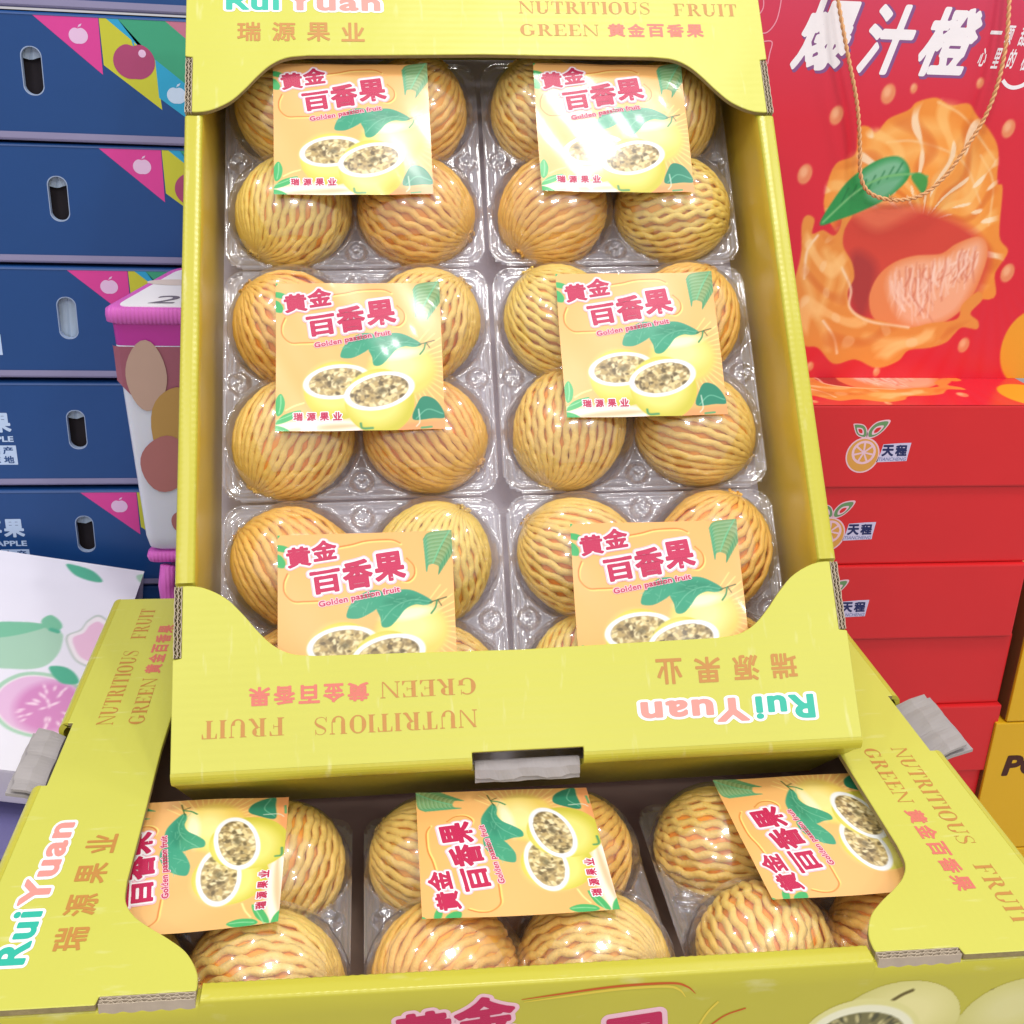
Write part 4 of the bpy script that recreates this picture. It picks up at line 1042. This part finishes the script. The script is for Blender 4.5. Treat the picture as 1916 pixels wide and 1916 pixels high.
for z1, lb_ in ((-16.6, 'dark maroon carton under the lavender wrapped box'), (-26, 'dark maroon carton at the foot of its stack, lower left')):
    root = empty('maroon_carton', Matrix.Translation(Vector((-12, 34, z1))*CM), lb_, 'cardboard box', 'dark maroon cartons')
    link('carton_body', rbox('carton_body', (-14, -10, -9.2 if z1 > -20 else -24), (10.5, 10, 0), .2), root, MAR)
    m = MB(); m.box((-14.03, -10.03, -1.0), (10.53, -9.9, -.12)); link('rose_band', m.mesh('rose_band'), root, MARL)

# ================================================================== red orange-juice gift boxes (right)
RED = mat('red_gift_board', (216, 38, 42), rough=.34, spec=.5, var=.06, vscale=12, bump=.08, bscale=60)
GWX, GHY, GTZ = 32.0, 34.0, 7.18
def gift_canvas():
    """front art; x from the face's left edge (world x 43.5), y down from the face's top (z 41.3)"""
    X0, Z1 = 43.5, 7.3+GHY
    cv = Canvas(GWX, GHY, 330, 350, (216, 40, 58))
    cv.mix(np.clip((cv.y-26)/10, 0, 1)*.6, (226, 44, 60)); cv.mix(np.clip(.8-cv.y/16, 0, .7), (204, 78, 116))  # pinker top: ceiling reflection painted into the red
    for i in range(14):
        a = math.radians(8+i*11); q = (26.0, 24.0)
        cv.poly([q, (q[0]+30*math.cos(a), q[1]+30*math.sin(a)), (q[0]+30*math.cos(a+.07), q[1]+30*math.sin(a+.07))], (222, 30, 44), curve=False, a=.5, soft=.3)
    def P(*pts): 
        r = []
        for px, py in pts:
            x, z = pix(px, py, 60); r.append((x-X0, Z1-z))
        return r
    O1, O2, O3, O4 = (240, 148, 58), (248, 166, 76), (255, 202, 122), (216, 106, 38)
    # splash crown and bowl
    cv.poly(P((1545, 400), (1548, 345), (1565, 305), (1600, 288), (1606, 240), (1625, 236), (1640, 248), (1662, 222), (1700, 205), (1716, 190), (1752, 182), (1778, 196), (1812, 193), (1828, 215), (1856, 250), (1868, 282), (1866, 340), (1876, 352), (1870, 440), (1886, 470), (1862, 510), (1850, 560), (1700, 520), (1600, 470)), O1)
    cv.poly(P((1555, 390), (1560, 330), (1600, 300), (1625, 260), (1660, 240), (1720, 225), (1780, 225), (1830, 270), (1845, 330), (1840, 430), (1800, 480), (1680, 430), (1600, 420)), O2, soft=.5, a=.75)
    for pts in (((1640, 260), (1700, 235), (1760, 240)), ((1670, 300), (1720, 280), (1760, 300)), ((1790, 260), (1815, 300), (1822, 350)), ((1600, 300), (1640, 290), (1650, 320)), ((1770, 380), (1800, 350), (1815, 390))):
        cv.line(P(*pts), .9, O3, a=.55, soft=.5)
    for pts in (((1755, 190), (1800, 215), (1835, 260), (1862, 300)), ((1835, 290), (1858, 340), (1850, 420)), ((1660, 265), (1720, 265), (1800, 300), (1835, 380))):
        cv.line(P(*pts), .18, (250, 206, 150), a=.7)
    def streaks(mask, cx, cy, k, tw, col_hi, col_lo):
        ang = np.arctan2(cv.y-cy, cv.x-cx); rad = np.hypot(cv.x-cx, cv.y-cy)
        f = np.sin(ang*k+tw*rad+.8*np.sin(rad*1.3+ang*2)+.5*np.sin(cv.x*1.1-cv.y*.7)); g = np.sin(ang*k*2.3-tw*rad*1.4+1.2*np.sin(rad*.9))
        cv.mix(mask*np.clip((f-.55)/.35, 0, 1)*.65, col_hi); cv.mix(mask*np.clip((-f-.6)/.4, 0, 1)*.55, col_lo)
        cv.mix(mask*np.clip((f*g-.55)/.2, 0, 1)*(.8 if k > 8 else .25), (255, 236, 204))
    crown = np.clip(.5-cv.sdf(catmull(P((1552, 400), (1555, 330), (1605, 290), (1625, 250), (1700, 212), (1752, 190), (1812, 205), (1856, 262), (1864, 340), (1862, 440), (1870, 500), (1800, 560), (1700, 500), (1600, 470)), 5, True))/.8, 0, 1)
    (sx_, sy_), = P((1725, 420)); streaks(crown, sx_, sy_, 9, .25, O3, O4)
    # whole mandarin behind
    cv.poly(P((1560, 430), (1610, 395), (1680, 385), (1760, 400), (1830, 440), (1850, 500), (1790, 590), (1640, 600), (1575, 540)), (214, 72, 56), soft=.5)
    cv.poly(P((1600, 400), (1650, 385), (1720, 388), (1690, 410), (1640, 430)), (232, 120, 84), soft=.5, a=.8)
    cv.poly(P((1600, 470), (1640, 500), (1620, 590), (1600, 590), (1585, 520)), (160, 52, 54), soft=.5, a=.75)
    # peeled segment
    cv.poly(P((1626, 560), (1640, 520), (1670, 492), (1710, 478), (1760, 474), (1790, 455), (1830, 442), (1848, 460), (1842, 500), (1815, 560), (1770, 600), (1700, 620), (1640, 600)), (236, 140, 84))
    seg_ = cv.poly(P((1660, 540), (1675, 500), (1720, 484), (1770, 482), (1800, 460), (1832, 450), (1840, 475), (1825, 520), (1790, 580), (1740, 605), (1690, 600)), (244, 176, 138), soft=.4)
    rg = np.random.default_rng(9)
    for i in range(110):
        t = rg.random(); xa_ = 1664+166*t; ya_ = 502-44*t+46*rg.random()*(1-abs(t-.4)); ln = (30+70*rg.random())*(1-.35*t)
        cv.line(P((xa_, ya_), (xa_-6+8*rg.random()-8*(t-.4), ya_+ln*.5), (xa_-26*(t-.35)+10*rg.normal(), ya_+ln)), .07+.16*rg.random(), [(212, 120, 92), (255, 222, 204), (248, 200, 176)][i % 3], a=.6, clip=seg_)
    # lower splash
    cv.poly(P((1498, 480), (1500, 420), (1510, 402), (1524, 410), (1520, 436), (1540, 430), (1560, 440), (1572, 425), (1580, 392), (1596, 388), (1594, 404), (1580, 430), (1578, 460), (1594, 490), (1598, 520), (1586, 545), (1592, 575), (1612, 590), (1650, 600), (1700, 612), (1740, 604), (1790, 596), (1800, 570), (1830, 545), (1838, 560), (1816, 585), (1830, 600), (1828, 615), (1800, 612), (1785, 625), (1770, 640), (1740, 650), (1700, 655), (1680, 675), (1640, 688), (1600, 672), (1560, 680), (1530, 650), (1500, 640), (1480, 560)), (232, 148, 66))
    for pts in (((1520, 450), (1505, 500), (1520, 560)), ((1545, 470), (1555, 520), (1530, 590)), ((1560, 480), (1580, 520), (1570, 560)), ((1510, 560), (1540, 610), (1550, 650)), ((1620, 630), (1680, 640), (1740, 630)), ((1640, 650), (1690, 640), (1660, 665))):
        cv.line(P(*pts), .55, (248, 196, 120), a=.75, soft=.35)
    for pts in (((1575, 500), (1592, 540), (1590, 575), (1625, 600), (1700, 612)), ((1505, 520), (1510, 470), (1530, 440)), ((1540, 600), (1560, 630), (1566, 660))):
        cv.line(P(*pts), .22, (252, 224, 190), a=.8)
    bowl = np.clip(.5-cv.sdf(catmull(P((1502, 500), (1512, 430), (1560, 450), (1590, 500), (1584, 560), (1620, 600), (1740, 615), (1820, 600), (1770, 630), (1690, 665), (1600, 665), (1530, 640), (1495, 600)), 5, True))/.5, 0, 1)
    (sx_, sy_), = P((1690, 430)); streaks(bowl, sx_, sy_, 7, -.8, (255, 206, 134), (212, 112, 46))
    # leaf
    cv.poly(P((1534, 420), (1555, 380), (1590, 335), (1640, 300), (1680, 292), (1700, 310), (1698, 335), (1660, 370), (1610, 395), (1570, 410)), (48, 150, 78))
    cv.poly(P((1612, 330), (1650, 304), (1682, 298), (1694, 318), (1670, 330), (1630, 345)), (150, 200, 170), soft=.35, a=.75)
    cv.poly(P((1620, 360), (1650, 340), (1690, 330), (1670, 358), (1640, 375)), (150, 200, 176), soft=.3, a=.65)
    for k in range(7):
        x = 1575+k*17; cv.line(P((x, 378-k*9), (x+12, 352-k*8)), .12, (30, 110, 62), a=.7, curve=False)
    cv.line(P((1540, 415), (1600, 360), (1650, 332), (1705, 325), (1735, 330)), .18, (120, 190, 120)); cv.poly(P((1705, 330), (1720, 322), (1736, 335), (1728, 362), (1716, 350)), (70, 160, 80))
    # drops
    for px, py, r in ((1662, 175, .58), (1710, 165, .28), (1565, 215, .55), (1506, 325, .6), (1834, 155, .3), (1887, 240, .55), (1885, 510, .6), (1803, 645, .5), (1640, 695, .3), (1516, 685, .3)):
        (x, y), = P((px, py)); cv.ell(x, y, r, r*1.35, (232, 140, 96), .2); cv.ell(x-.1, y-.15, r*.5, r*.7, (246, 184, 140), .2, soft=.12, a=.8)
    (x, y), = P((1925, 650)); cv.ell(x, y, 2.6, 3.4, (236, 160, 40), 0)
    return cv
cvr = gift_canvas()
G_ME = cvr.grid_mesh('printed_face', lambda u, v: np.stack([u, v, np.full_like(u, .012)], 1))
LGR, LPK, LOR, LRD, NAVY, LILAC = mat('logo_green', (104, 148, 96), rough=.45), mat('logo_pale_pink', (236, 196, 210), rough=.45), mat('logo_orange', (222, 160, 72), rough=.45), RED, mat('navy_ink', (24, 36, 92), rough=.45), mat('lilac_patch', (206, 202, 232), rough=.45)
def logo(D, cx, cy, k=1.0):
    """tangerine logo, cx/cy = middle of the fruit"""
    def E(rx, ry, m_, l, dx=0, dy=0, seg=36):
        V = [(cx+dx, cy+dy)]+[(cx+dx+rx*math.cos(a)*1.0, cy+dy+ry*math.sin(a)) for a in np.linspace(0, 2*math.pi*(1-1/seg), seg)]
        D.add((V, [(0, 1+i, 1+(i+1) % seg) for i in range(seg)]), m_, l)
    E(1.45, 1.55, LPK, .010); E(1.33, 1.43, LOR, .014); E(1.03, 1.03, LPK, .018, .06, .25)
    for i in range(7):
        a0 = math.radians(90+i*360/7+6); a1 = math.radians(90+(i+1)*360/7-6)
        D.poly([(cx+.06+.16*math.cos((a0+a1)/2), cy+.25+.16*math.sin((a0+a1)/2)), (cx+.06+.82*math.cos(a0), cy+.25+.82*math.sin(a0)), (cx+.06+.84*math.cos((a0+a1)/2), cy+.25+.84*math.sin((a0+a1)/2)), (cx+.06+.82*math.cos(a1), cy+.25+.82*math.sin(a1))], LOR, .022)
    def leaf(P, s): 
        C_ = catmull(P, 5, True); c_ = np.mean(np.array(C_), 0)
        D.poly([tuple((np.array(p)-c_)*1.0+c_) for p in C_], LPK, .012); D.poly([tuple((np.array(p)-c_)*.84+c_) for p in C_], LGR, .016)
        D.poly([tuple((np.array(p)-c_)*.5+c_+np.array([0, -.08])) for p in C_], LPK, .020); D.poly([tuple((np.array(p)-c_)*.3+c_+np.array([0, -.08])) for p in C_], LRD, .024)
    leaf([(cx+.05, cy+1.5), (cx-.75, cy+1.75), (cx-1.15, cy+2.55), (cx-1.1, cy+2.75), (cx-.3, cy+2.65), (cx+.1, cy+2.1)], -1)
    leaf([(cx+.15, cy+1.5), (cx+.15, cy+2.2), (cx+.8, cy+2.9), (cx+1.9, cy+3.05), (cx+1.6, cy+2.3), (cx+.9, cy+1.65)], 1)
    D.poly([(cx+1.25, cy-.62), (cx+3.9, cy-.52), (cx+3.92, cy-.1), (cx+4.05, cy+1.08), (cx+3.1, cy+1.05), (cx+1.65, cy+.95), (cx+1.5, cy+.1)], LILAC, .010)
    for i, ch in enumerate('天程'): D.add(text_fit(ch, cx+1.62+i*1.15, cy-.10, 1.02, 1.0, base=.05), NAVY, .020)
    D.add(text_fit('TIANCHENG', cx+1.38, cy-.50, 2.4, .30, base=.01, shear=.2), GREYB, .020)
GREYB = mat('slate_blue_ink', (120, 130, 176), rough=.45)
FOIL = mat('pale_rose_outline_ink', (236, 150, 170), rough=.45)
def gift_box(M, label, face=True, logo_at=None):
    """local x = width, y = art height, z = thickness (art on the +z face)"""
    root = empty('gift_box', M, label, 'gift box', 'red mandarin gift boxes')
    link('box_body', rbox('box_body', (0, 0, -GTZ), (GWX, GHY, 0), .17, 2), root, RED)
    if face:
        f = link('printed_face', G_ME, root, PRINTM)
    D = Decal(lambda u, v, l: (u, -l, v))       # the long narrow side below the art
    if logo_at is not None: logo(D, logo_at, -4.3); D.build('logo_print', root)
    return root
z = 7.25; y0 = 52.0
info = [(41.5, 56.75, 'red mandarin gift box lying on top of the right stack, whole logo in view'),
        (41.7, 55.0, 'second lying red gift box in the right stack, logo fruit half hidden'),
        (41.4, 55.4, 'third lying red gift box in the right stack, only its logo end showing'),
        (41.9, 50.0, 'fourth lying red gift box in the right stack, no logo in view'),
        (42.1, 50.0, 'fifth lying red gift box, beside the upper yellow carton'),
        (41.7, 50.0, 'sixth lying red gift box, beside the yellow carton lettered PO'),
        (41.9, 50.0, 'lowest red gift box on the floor of the right stack')]
for i, (x0, lg, lb_) in enumerate(info):
    th = GTZ
    rz_ = (.0, .004, -.005, .006, -.003, .004, -.004)[i]; M = frame((x0, y0+(0, .25, .05, .3, .1, .28, .0)[i], z), Vector((math.cos(rz_), math.sin(rz_), 0)), Vector((-math.sin(rz_), math.cos(rz_), 0)), Vector((0, 0, 1)))
    r = gift_box(M, lb_, face=(i == 0), logo_at=(lg-x0) if i < 3 else None)
    z -= GTZ+.05
m = MB(); m.box((41, 53, -50), (74, 86, z+.02)); link('pallet_block', m.mesh('pallet_block'), None, RISER, kind='structure')
# standing gift box with a rope handle
sr = -.02
M = frame((43.5, 60.0, 7.27), Vector((1, sr, 0)).normalized(), Vector((0, 0, 1)), Vector((sr*-1*-1, -1, 0)).normalized())
Xv = Vector((1, -sr*0, 0)); M = frame((43.5, 60.0, 7.27), Vector((1, 0, 0)), Vector((0, 0, 1)), Vector((0, -1, 0)))
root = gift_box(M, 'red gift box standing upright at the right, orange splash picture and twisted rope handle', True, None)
face = root.children[1]
D = Decal(lambda u, v, l: (u-43.5, v-7.27, l))
def fitpix(chs, quads, base, ink, lift, off=0, shear=.0):
    for ch, (x0, y0_, x1, y1_) in zip(chs, quads):
        a = pix(x0, y1_, 60); b = pix(x1, y0_, 60); w_ = b[0]-a[0]; h_ = b[1]-a[1]
        D.add(text_fit(ch, a[0], a[1], w_-shear*h_, h_, off=off, base=base, shear=shear), ink, lift, .0004)
PURP = mat('dusk_purple_ink', (136, 84, 140), rough=.45)
big = [(1474, 0, 1622, 130), (1594, 10, 1734, 138), (1702, 16, 1852, 142)]
fitpix('爆汁橙', [(a+4, b+3, c+4, d+3) for a, b, c, d in big], .034, PURP, .02, off=.02, shear=.28)
fitpix('爆汁橙', big, .034, WHITEINK, .035, shear=.28)
fitpix('一颗甜到', [(1852, 58, 1876, 64), (1876, 48, 1902, 84), (1902, 50, 1930, 86), (1932, 50, 1960, 88)], .02, WHITEINK, .03, shear=.2)
fitpix('心里的橙子', [(1826, 90, 1852, 124), (1852, 90, 1878, 128), (1880, 92, 1906, 128), (1906, 94, 1932, 132), (1934, 94, 1960, 132)], .02, WHITEINK, .03, shear=.2)
P = [pix(a, b, 60) for a, b in ((1876, 150), (1884, 160), (1896, 164), (1912, 160), (1925, 150))]; D.stroke(catmull(P, 5), .3, WHITEINK, .03)
for pts in (((1420, 62), (1436, 60), (1452, 40), (1460, 10), (1462, -10)), ((1424, 78), (1444, 78), (1440, 100), (1436, 120)), ((1418, 30), (1428, 14), (1428, -10))):
    D.stroke(catmull([pix(a, b, 60) for a, b in pts], 5), .09, FOIL, .03)
D.build('lettering', face)
ROPE = mat('twisted_gold_cord', (222, 168, 116), rough=.6, var=.12, vscale=150)
pr = [(1562, -60, 59.2), (1568, 0, 58.9), (1585, 95, 58.6), (1603, 190, 58.7), (1609, 265, 58.8), (1610, 325, 58.8), (1622, 356, 58.8), (1650, 371, 58.8), (1690, 374, 58.8), (1730, 362, 58.8), (1770, 328, 58.7), (1805, 280, 58.6), (1840, 225, 58.6), (1866, 160, 58.5), (1882, 85, 58.6), (1888, 10, 58.9), (1888, -60, 59.3)]
cen = [(*pix(a, b, y), y) for a, b, y in pr]; cen = catmull([(a-43.5, c-7.27, 60-y) for a, c, y in cen], 22)
m = MB(); cenv = [Vector(c) for c in cen]
for s_ in (0, math.pi):
    P = []; L_acc = 0
    for i, c in enumerate(cenv):
        t = (cenv[min(i+1, len(cenv)-1)]-cenv[max(i-1, 0)]).normalized(); a = t.cross(Vector((0, 0, 1))).normalized(); b = t.cross(a)
        if i: L_acc += (c-cenv[i-1]).length
        ph = L_acc*2*math.pi/1.05+s_; P.append(c+(a*math.cos(ph)+b*math.sin(ph))*.09)
    m.tube(P, .10, 6)
link('rope_handle', m.mesh('rope_handle', True), root, ROPE, label='twisted gold cord hanging in a loop')
m = MB(); kx = Vector(cen[7*22+8])
for d in ((-.15, .45, .2), (.25, .5, .25), (.5, .3, .2)): m.tube([kx, kx+Vector(d)*.5, kx+Vector(d)], [.05, .04, .02], 5)
link('rope_end', m.mesh('rope_end', True), root, ROPE)

# ================================================================== yellow cartons lettered PO (right edge)
YC = mat('ochre_carton_print', (226, 178, 26), rough=.45, var=.05, vscale=10, bump=.1, bscale=80); DBR = mat('dark_brown_ink', (70, 30, 14), rough=.5)
for i, (xl, ztop, zb, lb_) in enumerate(((74.7, -9.1, -23.3, 'ochre carton at the right edge, upper of the stack, letter cut off by the frame'),
                                         (73.75, -23.45, -37.8, 'ochre carton lettered PO at the right edge, below the upper one'),
                                         (73.9, -37.95, -50.0, 'lowest ochre carton at the right edge, only its top edge in view'))):
    yf = 51.7
    M = Matrix.Translation(Vector((xl, yf, zb))*CM); root = empty('ochre_carton', M, lb_, 'cardboard box', 'ochre cartons at the right edge')
    h = ztop-zb
    fr = .0
    link('carton_body', rbox('carton_body', (0, 0, 0), (36, 26, h), .12), root, YC)
    m = MB(); m.box((-.06, .3, .1), (-.01, 25.8, h-.1)); link('raw_edge', m.mesh('raw_edge'), root, mat('brown_raw_edge', (120, 70, 30), rough=.8))
    D = Decal(lambda u, v, l: (u, -l, v)); bx = (.9, 1.6, 0)[i]
    if i < 2: D.add(text_fit('PO', bx-.2*(i == 0), h-(5.9 if i else 9.3), 4.4, 2.35, base=.045, shear=.12), DBR, .02)
    if i == 1: D.stroke([(4.6, h-8.3), (4.9, h-7.7)], .12, DBR, .02)
    if D.V: D.build('lettering', root)
